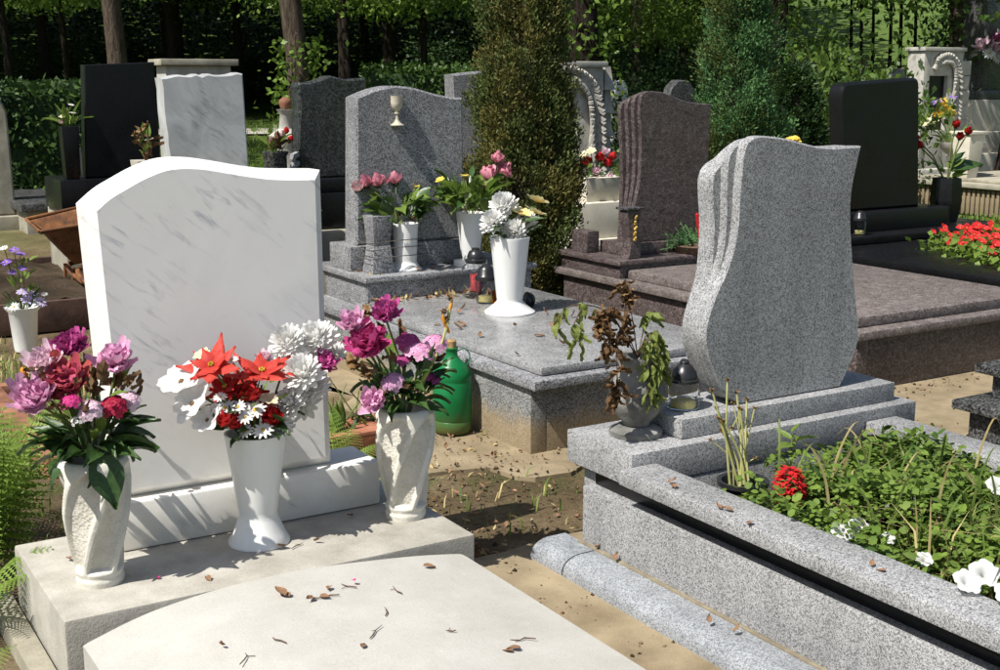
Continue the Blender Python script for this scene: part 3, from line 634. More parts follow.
def m_dianthus(mat, mat2='leaf', n=20):
    mb = MB()
    for k in range(n):
        a = k*2.4; r = math.sqrt((k+.5)/n); d = Vector((r*math.cos(a)*.85, r*math.sin(a)*.85, 1.15-.9*r*r)).normalized(); p = Vector((r*math.cos(a)*.75, r*math.sin(a)*.75, .35*(1-r*r)))
        M = Matrix.Translation(p) @ zrot(d, U(0, 6))
        for j in range(5): V, F = petal_grid(L=.27, wd=.13, a0=.25, curl=-.3, n=3, tip=.95, pw=1.3, rip=.015); mb.add(V, F, 0, M @ Matrix.Rotation(j*1.257, 4, 'Z'))
        mb.tube([tuple(p), (p.x*.3, p.y*.3, -.7)], .03, 4, 1)
    return mb.mesh('cluster', [mat, mat2], ang=80)
def m_dead(mat='p_dead'):
    mb = MB()
    for k in range(16):
        V, F = petal_grid(L=U(.6, 1.1), wd=U(.12, .28), a0=U(-1.6, .8), curl=U(-2, 1.5), cup=U(-.6, .8), rip=.12, tip=.3)
        mb.add(V, F, 0, Matrix.Rotation(U(0, 6.3), 4, 'Z') @ Matrix.Translation((0, .05, U(-.2, .3))))
    return mb.mesh('withered_flower', [mat], ang=80)
def m_bud(mat):
    mb = MB(); ring(mb, 5, .12, -.6, L=1.3, wd=.42, a0=1.1, curl=.9, cup=.3, tip=.5); mb.lathe([(0, -.7), (.35, -.5), (.5, 0), (.35, .45), (0, .7)], (0, 0, 0), 10); return mb.mesh('bud', [mat], ang=80)
def m_pet(mat):
    mb = MB(); prof = [(.08, -.8), (.14, -.3), (.4, .05), (.8, .18), (1.02, .12)]; seg = 25; V = []; F = []
    for i, (r, z) in enumerate(prof):
        for k in range(seg): a = 2*math.pi*k/seg; q = 1+(.09*math.cos(5*a) if i > 2 else 0); V.append((r*q*math.cos(a), r*q*math.sin(a), z+(.10*math.sin(10*a) if i == 4 else 0)))
    for i in range(len(prof)-1):
        for k in range(seg): k2 = (k+1) % seg; F.append((i*seg+k, i*seg+k2, (i+1)*seg+k2, (i+1)*seg+k))
    return mb.add(V, F).mesh('petunia', [mat], ang=80)
FL = {}
def flower(k):
    if k not in FL:
        FL[k] = {'pm': lambda: m_peony('p_mag'), 'pm2': lambda: m_peony('p_mag2'), 'pp': lambda: m_peony('p_pale'), 'pk': lambda: m_peony('p_pink'), 'pk2': lambda: m_peony('p_pink2'), 'pw': lambda: m_peony('p_wilt'),
            'df': lambda: m_dianthus('p_fuch'), 'dp': lambda: m_dianthus('p_dpale'), 'dc': lambda: m_dianthus('p_crim'), 'dw': lambda: m_dianthus('p_white', n=8), 'dm': lambda: m_dianthus('p_mag'), 'dk': lambda: m_dianthus('p_pink2'), 'dl': lambda: m_dianthus('p_mauve'),
            'dead': m_dead, 'bud': lambda: m_bud('p_orange'), 'cos': lambda: m_cos('p_white', 'p_dead'), 'poi': lambda: m_poin('p_red'), 'poid': lambda: m_poin('p_redd'), 'mum': lambda: m_mum('p_white'), 'rr': lambda: m_rose('p_red2'), 'rd': lambda: m_rose('p_redd'),
            'das': lambda: m_daisy('p_white'), 'cream': lambda: m_cos('p_cream'), 'rose': lambda: m_rose('p_rose'), 'rp': lambda: m_rose('p_rosep'), 'yel': lambda: m_cos('p_yel'), 'yel2': lambda: m_peony('p_yel'), 'ydf': lambda: m_cos('p_yelpale', 'p_orange', 7, .42, .3), 'pur': lambda: m_daisy('p_pur', 'p_yel', 14), 'lav': lambda: m_daisy('p_lav', 'p_yel', 14), 'pet': lambda: m_pet('p_white'), 'beg': lambda: m_cos('p_red2', 'p_yel', 4, .5, .3)}[k]()
    return FL[k]
KIND = {'pm': 'peony', 'pm2': 'peony', 'pp': 'peony', 'pk': 'peony', 'pk2': 'peony', 'pw': 'peony', 'dead': 'withered_blossom', 'bud': 'bud', 'cos': 'white_blossom', 'poi': 'poinsettia', 'poid': 'poinsettia', 'mum': 'chrysanthemum', 'rr': 'rose', 'rd': 'rose', 'rose': 'rose', 'rp': 'rose', 'das': 'daisy', 'pur': 'daisy', 'lav': 'daisy'}
def m_leaf(mat, curl=-.8, wd=.2, fold=.35, tip=.1, rip=0):
    mb = MB(); mb.add(*petal_grid(L=1, wd=wd, a0=.25, curl=curl, cup=fold, n=7, m=3, pw=.8, tip=tip, rip=rip)); return mb.mesh('leaf', [mat], ang=80)
LEAF = {'dark': [m_leaf('leaf', c, w_) for c, w_ in ((-.5, .16), (-1.1, .2), (-1.6, .22), (-.2, .12))], 'light': [m_leaf('leaf_light', c, w_) for c, w_ in ((-.5, .16), (-1.0, .2), (-.2, .13))],
        'wilt': [m_leaf('wilt', c, w_, f_, rip=.05) for c, w_, f_ in ((-.4, .22, .9), (.5, .18, .8), (-.9, .25, .6))], 'dry': [m_leaf('dry', c, w_, f_, rip=.08) for c, w_, f_ in ((-.6, .24, 1.), (.8, .2, .9), (1.6, .28, .8))], 'gloss': [m_leaf('leaf', -.7, .3)], 'broad': [m_leaf('leaf', -.7, .3), m_leaf('leaf', -.3, .34), m_leaf('leaf', -1.2, .28)], 'broadlight': [m_leaf('leaf_light', -.6, .3), m_leaf('leaf_light', -.2, .26), m_leaf('leaf_light', -1.1, .3)]}
BIG = dict(pm=1.42, pm2=1.42, pp=1.42, pk=1.42, pk2=1.42, pw=1.42, df=1.35, dp=1.35, dc=1.4, dm=1.4, dk=1.4, dl=1.4, dw=1.2, mum=1.12, poid=1.2, das=1.2, rose=1.55, rr=1.4, rd=1.4, rp=1.5, yel2=1.4, dead=1.3)
CAMD = Vector((-.52, -.85, 0))
def leaf_at(parent, kind, pos, d, size, name='leaf'):
    """a leaf whose base sits at pos and that points along d"""
    d = Vector(d).normalized(); up = Vector((0, 0, 1)); x = d.cross(up); x = x.normalized() if x.length > 1e-3 else Vector((1, 0, 0))
    a = U(-.7, .7); x = (Matrix.Rotation(a, 3, d) @ x); z = x.cross(d)
    M = Matrix((x, d, z)).transposed().to_4x4(); o = link(name, random.choice(LEAF[kind]), parent)
    o.matrix_local = Matrix.Translation(Vector(pos)-W[parent]) @ M @ Matrix.Scale(size, 4); return o
def bouquet(label, mouth, fl, leaves=(), group=None, face=.45, name='flower_bouquet', stems=True, stem='stem', sr=.0035, cat='bouquet'):
    mouth = Vector(mouth); t = thing(name, label, cat, mouth, group)
    for k, x, y, z, r in fl:
        p = Vector((x, y, z)); d = (p-(mouth-Vector((0, 0, .1)))).normalized()+CAMD*face*U(.7, 1.3)+Vector((U(-.2, .2), U(-.2, .2), .25))
        if k == 'mum': d = Vector((-.75, -.45, .9))+Vector((U(-.2, .2), U(-.2, .2), 0))
        if k == 'dead': d += Vector((U(-.8, .8), U(-.8, .8), -.5))
        piece(KIND.get(k, 'blossom'), flower(k), t, p, d, r*BIG.get(k, 1.15), U(0, 6.3))
        if stems:
            d = d.normalized(); q = p-d*r*.5; mid = (q+mouth)/2+Vector((U(-.015, .015), U(-.015, .015), .03))
            part('stem', MB().tube([tuple(q), tuple(mid), tuple(mouth-Vector((0, 0, .04)))], sr, 5), [stem], t)
    for n, kind, size, spread, elev, z0, z1 in leaves:
        for _ in range(n):
            a = U(0, 2*math.pi); b = mouth+Vector((spread*.35*math.cos(a), spread*.35*math.sin(a), U(z0, z1)))
            e = U(*elev); leaf_at(t, kind, b, (math.cos(a)*math.cos(e), math.sin(a)*math.cos(e), math.sin(e)), size*U(.7, 1.25))
    return t

# blossoms of each bouquet: kind, x, y, z, radius
LB = [('pm',0.761,3.49,0.892,0.0464),('pp',0.68,3.45,0.864,0.0428),('pk',0.638,3.4,0.784,0.0528),('pw',0.725,3.41,0.815,0.0589),('pk2',0.865,3.43,0.849,0.0493),('df',0.721,3.35,0.768,0.0264),('dp',0.768,3.34,0.741,0.0319),('dc',0.831,3.35,0.739,0.0377),('dp',0.883,3.39,0.74,0.0329),('dw',0.731,3.33,0.719,0.0185),('dead',0.829,3.48,0.81,0.0359),('dead',0.869,3.45,0.794,0.0332),('dead',0.808,3.5,0.837,0.0277),('dead',0.816,3.47,0.768,0.0276),('bud',0.639,3.5,0.829,0.0189),('df',0.694,3.43,0.792,0.0241)]
CB = [('cos',1.072,3.51,0.745,0.0608),('cos',1.085,3.46,0.688,0.0575),('poi',1.15,3.47,0.791,0.081),('poi',1.301,3.47,0.755,0.0888),('poid',1.252,3.53,0.7,0.0777),('poid',1.213,3.53,0.643,0.0596),('mum',1.418,3.44,0.74,0.0634),('mum',1.411,3.53,0.82,0.0582),('mum',1.504,3.53,0.82,0.062),('mum',1.586,3.59,0.751,0.041),('mum',1.44,3.51,0.636,0.0612),('mum',1.382,3.51,0.562,0.0335),('pm',1.511,3.49,0.757,0.0397),('rr',1.161,3.41,0.642,0.0317),('rr',1.252,3.43,0.7,0.0321),('rd',1.304,3.41,0.627,0.0382),('das',1.249,3.4,0.662,0.0291),('das',1.267,3.39,0.601,0.0262),('das',1.201,3.41,0.675,0.0231),('das',1.153,3.42,0.709,0.0172),('das',1.214,3.39,0.648,0.0202),('das',1.313,3.43,0.67,0.0236),('cream',1.144,3.53,0.813,0.0234),('pp',1.335,3.54,0.78,0.0241),('das',1.217,3.49,0.797,0.0176)]
RB = [('pm',1.703,3.46,0.901,0.0433),('pk',1.591,3.46,0.878,0.0366),('pm2',1.629,3.43,0.82,0.0611),('dead',1.645,3.48,0.901,0.0247),('dead',1.591,3.46,0.75,0.0338),('dm',1.797,3.49,0.788,0.038),('dk',1.809,3.44,0.763,0.044),('dk',1.892,3.48,0.776,0.0384),('dl',1.693,3.4,0.689,0.0339),('dm',1.869,3.46,0.668,0.0256),('pk2',1.608,3.36,0.649,0.0363),('dead',1.631,3.44,0.721,0.0277),('dm',1.763,3.46,0.739,0.0251)]
G2A = [('rose',3.137,6.6,1.024,0.0459),('rose',3.195,6.55,1.031,0.0458),('rose',3.286,6.63,1.027,0.0407),('rose',3.329,6.6,1.033,0.0465),('rp',3.092,6.6,1.003,0.04),('yel',3.453,6.65,1.013,0.0236),('yel',3.466,6.6,0.993,0.0235)]
G2B = [('rose',4.206,6.9,1.111,0.0445),('rose',4.258,6.9,1.027,0.0575),('rose',4.116,6.85,1.01,0.063),('dead',4.035,6.8,0.967,0.0374),('dead',4.098,6.82,0.963,0.0377),('yel',3.737,6.8,1.004,0.0245),('yel',3.942,6.85,1.017,0.0249)]
G2C = [('mum',3.499,5.67,0.951,0.0792),('mum',3.401,5.62,0.877,0.0678),('mum',3.524,5.6,0.824,0.0684),('mum',3.631,5.65,0.861,0.064),('ydf',3.568,5.61,0.91,0.0527),('ydf',3.675,5.65,0.906,0.0534),('ydf',3.727,5.7,0.958,0.0539)]
M1 = [('rr',6.171,8.75,0.904,0.0505),('rr',6.12,8.75,0.864,0.042),('rr',6.356,8.75,0.956,0.0509),('rr',6.43,8.75,0.912,0.0511),('pp',6.316,8.75,0.848,0.0424),('rr',6.268,8.8,0.923,0.0509),('pp',6.428,8.7,0.788,0.0425),('cream',6.262,8.75,1.01,0.0421),('cream',6.18,8.75,0.987,0.0336),('pp',6.418,8.75,1.005,0.034),('pp',6.323,8.7,0.767,0.0338),('rr',6.519,8.8,0.957,0.0429)]
G5B = [('rr',8.2,6.95,1.094,0.0401),('rr',8.165,6.95,1.15,0.0319),('rd',8.622,6.95,1.244,0.0408),('rd',8.682,6.95,1.146,0.041),('rd',8.776,6.95,1.185,0.0411)]
M2 = [('yel2',10.977,9.0,1.287,0.0733),('yel2',10.887,9.0,1.258,0.0626),('yel2',11.058,9.0,1.255,0.063),('yel2',10.939,9.0,1.35,0.0626),('pur',10.828,9.0,1.381,0.0623),('pur',11.087,9.0,1.431,0.0419),('cream',10.706,9.0,1.219,0.0518),('cream',10.818,9.0,1.177,0.0521),('cream',10.666,9.0,1.159,0.0518),('cream',11.097,9.0,1.182,0.0421)]
PD = [('pur',1.419,7.8,0.621,0.0295),('pur',1.457,7.83,0.591,0.0297),('pur',1.375,7.8,0.553,0.0294),('pur',1.457,7.8,0.511,0.0237),('lav',1.477,7.8,0.316,0.0358),('lav',1.545,7.8,0.298,0.036),('lav',1.519,7.83,0.345,0.03),('das',1.395,7.8,0.282,0.0297),('das',1.571,7.8,0.344,0.018),('das',1.365,7.8,0.636,0.0235),('pur',1.399,7.8,0.491,0.0236),('lav',1.446,7.8,0.367,0.0297)]
W2 = [('dead',2.066,7.3,1.323,0.0286),('dead',2.097,7.3,1.35,0.0229),('dead',2.052,7.3,1.278,0.0229),('cream',2.109,7.3,1.265,0.023),('dead',2.025,7.3,1.301,0.0171)]
CB += [('rr', 1.20, 3.43, .625, .034), ('das', 1.165, 3.42, .675, .026), ('mum', 1.375, 3.44, .655, .05), ('cos', 1.12, 3.44, .64, .045), ('poid', 1.27, 3.45, .66, .06), ('das', 1.34, 3.42, .60, .024), ('rd', 1.235, 3.44, .70, .035), ('cream', 1.30, 3.42, .68, .026), ('mum', 1.46, 3.46, .69, .05), ('das', 1.22, 3.41, .60, .02), ('poid', 1.19, 3.48, .72, .06)]
M2 = [(k, x*1.22, y*1.22, 1.6+(z-1.6)*1.22, r*1.22) for k, x, y, z, r in M2]

# ------------------------------------------------------------------ vases, lanterns and other grave goods
def twisted_vase(label, cx, cy, z0, H=.365, spin=0):
    t = thing('stone_vase', label, 'vase', (cx, cy, z0)); n = 140; rows = 90; V = []; F = []; mi = []; pan = 5
    def rad(u): return np.interp(u, [0, .045, .07, .10, .3, .6, .82, .95, .985, 1], [.064, .066, .062, .066, .078, .094, .1, .096, .090, .084])
    def mask(u, th):
        ph = (th*pan/(2*math.pi)-u*1.25+spin) % 1; return max(0, min(1, (ph-.08)/.05, (.92-ph)/.05, (u-.115)/.03, (.955-.42*(ph-.5)**2*1.6-u)/.03))
    for j in range(rows+1):
        u = j/rows
        for i in range(n):
            th = 2*math.pi*i/n; m = mask(u, th); ph = (th*pan/(2*math.pi)-u*1.25+spin) % 1; r = rad(u)-.009*m-.012*m*math.sin(math.pi*ph); V.append((cx+r*math.cos(th), cy+r*math.sin(th), z0+u*H))
    for j in range(rows):
        for i in range(n):
            i2 = (i+1) % n; F.append((j*n+i, j*n+i2, (j+1)*n+i2, (j+1)*n+i)); mi.append(1 if mask((j+.5)/rows, 2*math.pi*(i+.5)/n) > .9 else 0)
    k = len(V)
    for r, z in ((.074, H-.002), (.068, H-.05)):
        for i in range(n): th = 2*math.pi*i/n; V.append((cx+r*math.cos(th), cy+r*math.sin(th), z0+z))
    for a, b in ((rows*n, k), (k, k+n)):
        for i in range(n): i2 = (i+1) % n; F.append((a+i, a+i2, b+i2, b+i)); mi.append(0)
    F.append(tuple(k+n+i for i in range(n))); mi.append(0); F.append(tuple(reversed(range(n)))); mi.append(0)
    mb = MB().add(V, F); mb.m = mi; part('body', mb, ['cast', 'hammer'], t, ang=60)
    return t
twisted_vase('cast stone vase with spiral hammered panels by the ferns, holding withering peonies', .790, 3.44, .22, .365, .1)
twisted_vase('cast stone vase with spiral hammered panels near the green bottle', 1.772, 3.475, .22, .365, .45)
def lathe_thing(name, label, cat, c, pieces, group=None):
    t = thing(name, label, cat, c, group)
    for nm, prof, mat, seg in pieces: part(nm, MB().lathe(prof, c, seg), [mat], t, ang=50)
    return t
def flared(h, rt, rb, rn, bh): return [(0, 0), (rb, 0), (rb, .008), (rb*.86, bh*.3), (rn*1.08, bh*.8), (rn, bh), (rn*1.04, bh+.01), (rt*.97, h-.02), (rt, h-.006), (rt, h), (rt*.93, h), (rn*.9, bh+.03), (0, bh+.03)]
lathe_thing('flower_vase', 'white plastic vase with flared foot before the white marble headstone', 'vase', (1.283, 3.50, .221), [('body', flared(.345, .092, .093, .057, .095), 'white_pl', 40)])
lathe_thing('flower_vase', 'tall white vase of mums on the polished grey cover slab', 'vase', (3.505, 5.62, .388), [('body', flared(.405, .106, .135, .068, .07), 'white_pl', 32)])
lathe_thing('flower_vase', 'white vase of pink roses wired to the square granite holder', 'vase', (3.33, 6.48, .524), [('body', flared(.27, .075, .095, .062, .05), 'white_pl', 28)])
lathe_thing('flower_vase', 'white cone vase of green leaves beside the chalice stone', 'vase', (3.735, 6.43, .524), [('foot', [(0, 0), (.10, 0), (.10, .03), (.05, .035), (0, .035)], 'white_pl', 24), ('body', [(0, .036), (.045, .036), (.06, .10), (.085, .31), (.085, .315), (.075, .31), (0, .25)], 'white_pl', 28)])
lathe_thing('flower_vase', 'white plastic vase of purple daisies beside the brown soil bed', 'vase', (1.455, 7.86, 0), [('body', [(0, 0), (.062, 0), (.066, .02), (.085, .24), (.105, .262), (.107, .27), (.09, .268), (.07, .2), (0, .2)], 'white_pl', 28)])
def hexvase():
    c = (8.62, 7.0, .451); t = thing('flower_vase', 'black faceted granite vase of roses on the black plinth', 'vase', c)
    part('body', MB().lathe([(0, 0), (.10, 0), (.125, .14), (.13, .18), (.115, .36), (.11, .362), (.09, .35), (0, .3)], c, 6), ['gr_black'], t, ang=20, bevel=.004)
hexvase()
def lantern(label, c, s, kind):
    t = thing('grave_lantern', label, 'lantern', c)
    P = lambda nm, prof, m, seg=24: part(nm, MB().lathe([(r*s, z*s) for r, z in prof], c, seg), [m], t, ang=45)
    if kind == 'globe':
        P('foot', [(0, 0), (.36, 0), (.36, .06), (.2, .1), (.18, .16), (0, .16)], 'glass'); P('globe', [(.2, .161), (.42, .4), (.48, .65), (.4, .95), (.28, 1.06), (.26, 1.06), (.38, .94), (.455, .65), (.4, .41), (.16, .18), (.2, .161)], 'glass')
        P('candle', [(0, .2), (.17, .2), (.17, .72), (0, .72)], 'wax_red'); P('cap', [(.30, 1.06), (.33, 1.1), (.33, 1.16), (.26, 1.2), (.27, 1.26), (.2, 1.42), (.12, 1.46), (.12, 1.52), (0, 1.54)], 'black_pl')
    elif kind == 'jar':
        P('jar', [(0, 0), (.36, 0), (.42, .04), (.42, .18), (.36, .24), (.42, .32), (.42, .62), (.34, .70), (.32, .70), (.39, .61), (.39, .33), (.33, .25), (.39, .17), (.39, .05), (0, .03)], 'glass')
        P('candle', [(0, .04), (.33, .04), (.33, .2), (0, .2)], 'wax'); P('cap', [(.34, .69), (.39, .71), (.39, .77), (.34, .80), (.34, .86), (.30, .98), (.20, 1.12), (.12, 1.18), (.13, 1.22), (.08, 1.28), (0, 1.29)], 'black_pl')
    else:
        P('jar', [(0, 0), (.3, 0), (.34, .05), (.34, .7), (.28, .76), (.26, .74), (.3, .68), (.3, .06), (0, .04)], 'glass_amber' if kind == 'amber' else 'glass')
        P('candle', [(0, .05), (.25, .05), (.25, .25), (0, .25)], 'wax')
        if kind == 'tall': P('cap', [(.3, .75), (.36, .78), (.36, .9), (.3, .95), (.28, 1.15), (.12, 1.3), (0, 1.32)], 'black_pl')
    return t
lantern('clear glass jar lantern with pointed black cap on the light granite step', (2.70, 3.215, .510), .132, 'jar')
lantern('round glass globe lantern with red candle and dark cap on the grey slab', (3.60, 6.14, .388), .185, 'globe')
lantern('cylindrical glass lantern with black cap beside the tall white vase', (3.55, 5.94, .388), .165, 'tall')
lantern('small amber glass candle cup beside the tall white vase', (3.55, 5.80, .388), .118, 'amber')
lantern('small glass lantern with brass base in front of the black headstone', (7.32, 6.72, .451), .14, 'tall')
c = (3.69, 5.72, .388); t = thing('lantern_lid', 'shiny black round lantern lid lying on the grey slab', 'lid', c)
part('dome', MB().lathe([(0, -.036), (.02, -.034), (.034, -.02), (.037, 0), (.034, .018), (.02, .03), (0, .033)], (0, 0, 0), 20, M=Matrix.Translation((3.69, 5.72, .427)) @ Matrix.Rotation(1.2, 4, 'Y')), ['black_pl'], t)
part('rim', MB().lathe([(.037, 0), (.043, .0), (.043, .008), (.037, .01)], (0, 0, 0), 20, cap=False, M=Matrix.Translation((3.69, 5.72, .427)) @ Matrix.Rotation(1.2, 4, 'Y')), ['black_pl'], t)
# green bottle
c = (2.762, 4.93, .008); t = thing('plastic_bottle', 'big translucent green plastic bottle with cork standing by the grey tomb', 'bottle', c)
part('body', MB().lathe([(0, 0), (.080, 0), (.089, .012), (.0895, .055), (.086, .06), (.0895, .066), (.09, .24), (.087, .246), (.09, .252), (.086, .285), (.06, .322), (.034, .345), (.026, .36), (.026, .385), (.03, .388), (.03, .395), (.02, .396), (0, .39)], c, 36), ['bottle'], t, ang=60)
part('cork', MB().lathe([(0, .39), (.019, .39), (.022, .425), (.017, .432), (0, .434)], c, 14), ['cork'], t)
part('wire_loop', MB().tube(spline([(2.777, 4.93, .375), (2.82, 4.92, .395), (2.845, 4.91, .365), (2.835, 4.91, .325), (2.82, 4.92, .312)], 5), .0028, 6), ['bottle'], t)
# urn with drooping withered flowers
c = (2.515, 3.235, .441)
lathe_thing('stone_urn', 'weathered dark grey stone urn at the corner of the granite platform', 'urn', c, [('foot', [(0, 0), (.088, 0), (.09, .018), (.07, .03), (.058, .034), (0, .034)], 'urn', 28), ('body', [(0, .035), (.045, .035), (.05, .05), (.088, .09), (.099, .13), (.088, .18), (.062, .215), (.060, .235), (.074, .262), (.072, .27), (.06, .268), (.045, .22), (0, .2)], 'urn', 32)])
m = Vector((2.515, 3.235, .70)); t = thing('withered_bouquet', 'withered drooping bouquet with brown and yellow-green leaves in the stone urn', 'bouquet', m)
def droop(path, leaves, kind, size, stem='twig', down=1.0, sd=.012):
    P = spline(path, 5); part('stem', MB().tube(P, .0022, 5), [stem], t)
    for k in range(leaves):
        p = P[int(len(P)*(.35+.65*k/leaves)) % len(P)]; leaf_at(t, kind, (p[0]+U(-sd, sd), p[1]+U(-sd, sd), p[2]+U(-sd, sd)), (U(-.6, .6), U(-.6, .3), -down*U(.5, 1)), size*U(.7, 1.3))
droop([tuple(m), (2.42, 3.22, .83), (2.36, 3.2, .88), (2.34, 3.19, .84), (2.345, 3.18, .74)], 40, 'dry', .042); droop([tuple(m), (2.44, 3.20, .80), (2.38, 3.17, .80), (2.37, 3.15, .66), (2.37, 3.15, .60)], 46, 'dry', .042, down=1.3)
droop([tuple(m), (2.50, 3.25, .84), (2.48, 3.27, .92), (2.475, 3.27, .94), (2.48, 3.26, .86)], 18, 'dry', .034, down=.6, sd=.02); droop([(2.48, 3.26, .9), (2.477, 3.26, .83), (2.48, 3.25, .76)], 18, 'dry', .034)
droop([tuple(m), (2.40, 3.24, .86), (2.28, 3.25, .90), (2.22, 3.26, .87), (2.20, 3.27, .83)], 8, 'wilt', .06, down=2); droop([(2.30, 3.25, .89), (2.26, 3.24, .83), (2.28, 3.24, .78)], 6, 'wilt', .055, down=2)
droop([tuple(m), (2.54, 3.22, .78), (2.575, 3.21, .77), (2.588, 3.2, .70), (2.592, 3.2, .64)], 34, 'wilt', .048, down=1.6); droop([tuple(m), (2.53, 3.19, .77), (2.535, 3.165, .70), (2.53, 3.15, .60)], 36, 'wilt', .046, down=1.6)
droop([tuple(m), (2.50, 3.17, .78), (2.495, 3.15, .68), (2.49, 3.145, .58)], 22, 'wilt', .045, down=1.6); droop([tuple(m), (2.56, 3.25, .82), (2.58, 3.24, .84)], 12, 'wilt', .045, down=.3)
for _ in range(5): p = (2.36+U(-.03, .03), 3.19+U(-.02, .02), .80+U(-.05, .07)); piece('withered_blossom', flower('dead'), t, p, (U(-1, 1), -.5, -.4), .035, U(0, 6))
for p in ((2.477, 3.26, .93), (2.49, 3.255, .90), (2.35, 3.2, .87)): piece('withered_blossom', flower('dead'), t, p, (0, -.3, 1), .035, U(0, 6))

# bouquets
bouquet('withering bouquet of magenta, pink and crimson peonies in the vase by the ferns', (.79, 3.44, .57), LB, [(34, 'dark', .12, .16, (.0, .7), 0, .08), (34, 'dark', .09, .2, (.2, 1.1), .03, .12), (4, 'dark', .10, .16, (-.9, -.2), 0, .03), (12, 'light', .08, .2, (.2, 1.2), .05, .2), (22, 'dry', .05, .36, (-.8, 1.0), .16, .30)])
bo = bpy.data.objects['flower_bouquet']; leaf_at(bo, 'gloss', (.79, 3.37, .60), (.18, -.45, -1), .15)
bouquet('artificial bouquet of red poinsettias and white flowers before the marble headstone', (1.283, 3.50, .54), CB, [(16, 'broad', .07, .3, (-.1, .8), .03, .14), (18, 'dark', .08, .2, (.1, 1.0), .03, .14), (12, 'dark', .06, .26, (-.2, .6), .02, .12), (6, 'light', .06, .3, (-.2, .6), .06, .16)])
bouquet('fading bouquet of magenta peonies and sweet williams by the green bottle', (1.772, 3.475, .57), RB, [(36, 'dark', .11, .18, (.0, .9), 0, .09), (28, 'dark', .09, .22, (.2, 1.2), .03, .13), (9, 'light', .08, .2, (.2, 1.2), .03, .18), (10, 'dry', .05, .3, (-.8, 1.0), .1, .24)])
t = bpy.data.objects['flower_bouquet.002']; part('spent_iris', MB().tube(spline([(1.80, 3.47, .58), (1.87, 3.46, .72), (1.905, 3.45, .80), (1.93, 3.45, .90)], 5), .005, 6), ['stem_dry'], t)
for p, d in (((1.905, 3.45, .855), (-.2, 0, 1)), ((1.93, 3.45, .895), (.3, 0, 1)), ((1.915, 3.45, .83), (-.5, 0, 1))): piece('withered_blossom', flower('bud'), t, p, d, (.012, .012, .035)); piece('withered_blossom', flower('dead'), t, (p[0], p[1], p[2]+.03), d, .02, 1)
bouquet('pink roses with dense green leaves in front of the chalice stone', (3.30, 6.50, .80), G2A, [(46, 'broad', .10, .34, (.1, 1.0), 0, .12), (20, 'dark', .10, .40, (.0, 1.0), -.02, .12), (30, 'broadlight', .10, .34, (.0, .9), .02, .14), (4, 'dry', .1, .2, (-.9, -.3), 0, .05)])
bouquet('green leafy spray with pink roses beside the olive yew', (3.735, 6.43, .84), [(k, x*.9485, y*.9485, 1.6+(z-1.6)*.9485, r*.9485) for k, x, y, z, r in G2B], [(44, 'broadlight', .12, .3, (.05, 1.1), 0, .13), (34, 'light', .13, .34, (.05, 1.1), 0, .15), (30, 'dark', .10, .4, (.1, 1.2), .05, .2)], face=.6)
bouquet('white mums with yellow-centred flowers in the tall white vase', (3.505, 5.62, .79), G2C, [(14, 'dark', .11, .2, (.0, .9), 0, .10)])
bouquet('few dark red roses with drooping heads in the black vase', (8.62, 7.0, .80), G5B, [(6, 'light', .13, .12, (.2, 1.1), 0, .1), (4, 'dark', .16, .1, (-.1, .5), 0, .15)], sr=.006)
leaf_at(bpy.data.objects['flower_bouquet.006'], 'gloss', (8.65, 6.98, .86), (1, -.2, .25), .32)
bouquet('purple and lavender daisies growing tall in a white vase', (1.455, 7.86, .25), PD, [(26, 'light', .06, .16, (.3, 1.3), 0, .30), (14, 'dark', .07, .2, (.1, 1.2), 0, .1)], sr=.003)
# flower troughs and small pots
t = thing('stone_trough', 'stone flower trough on cream steps below the palm monument', 'trough', (6.33, 8.78, 0))
part('trough', MB().frustum(6.16, 6.50, 8.66, 8.86, .60, .80, .03), ['stone_cream'], t, bevel=.006); block(t, 'step', 6.0, 6.75, 8.56, 8.9, .30, .599, 'stone_cream', .01); block(t, 'step', 5.85, 6.95, 8.5, 8.92, 0, .299, 'stone_cream', .01)
bouquet('red and pink flowers spilling over the stone trough', (6.33, 8.76, .82), M1, [(16, 'light', .12, .4, (-.3, 1.0), 0, .1), (14, 'dark', .12, .45, (-.3, 1.0), 0, .1)], sr=.005)
t = thing('stone_bowl', 'shallow stone bowl on the old curbed grave', 'bowl', (13.4, 10.7, .42))
part('bowl', MB().lathe([(0, 0), (.13, 0), (.13, .04), (.08, .08), (.09, .2), (.24, .32), (.28, .40), (.28, .42), (.24, .41), (.1, .3), (0, .3)], (13.4, 10.7, .42), 24), ['stone_old'], t)
bouquet('yellow and violet flowers in the stone bowl by the palm monument', (13.4, 10.85, .80), M2, [(10, 'light', .2, .3, (.1, 1.1), 0, .1)], sr=.008)
for x, y, lb in ((13.15, 10.4, 'white fluted square pot on the ribbed curb nearer the black vase'), (14.9, 11.0, 'white fluted square pot beside the cream pedestal')):
    t = thing('fluted_pot', lb, 'pot', (x, y, .42)); part('pot', MB().frustum(x-.09, x+.09, y-.09, y+.09, .421, .95, .05), ['stone_cream'], t, bevel=.008); part('rim', MB().box(x-.16, x+.16, y-.16, y+.16, .951, .99), ['stone_cream'], t, bevel=.006)
t = bouquet('pink and white flower cluster fixed to the dark granite post', (16.02, 12.35, 2.0), [('pp', 15.9+U(-.1, .5), 12.3+U(-.1, .1), 2.12+U(-.12, .12), .1) for _ in range(7)]+[('pm', 15.9+U(0, .6), 12.3, 2.2+U(-.06, .1), .09) for _ in range(6)]+[('das', 15.8+U(0, .5), 12.25, 1.95+U(-.06, .06), .08) for _ in range(6)], [(20, 'dark', .22, .5, (-.6, .6), -.1, .1)], stems=True, sr=.008)
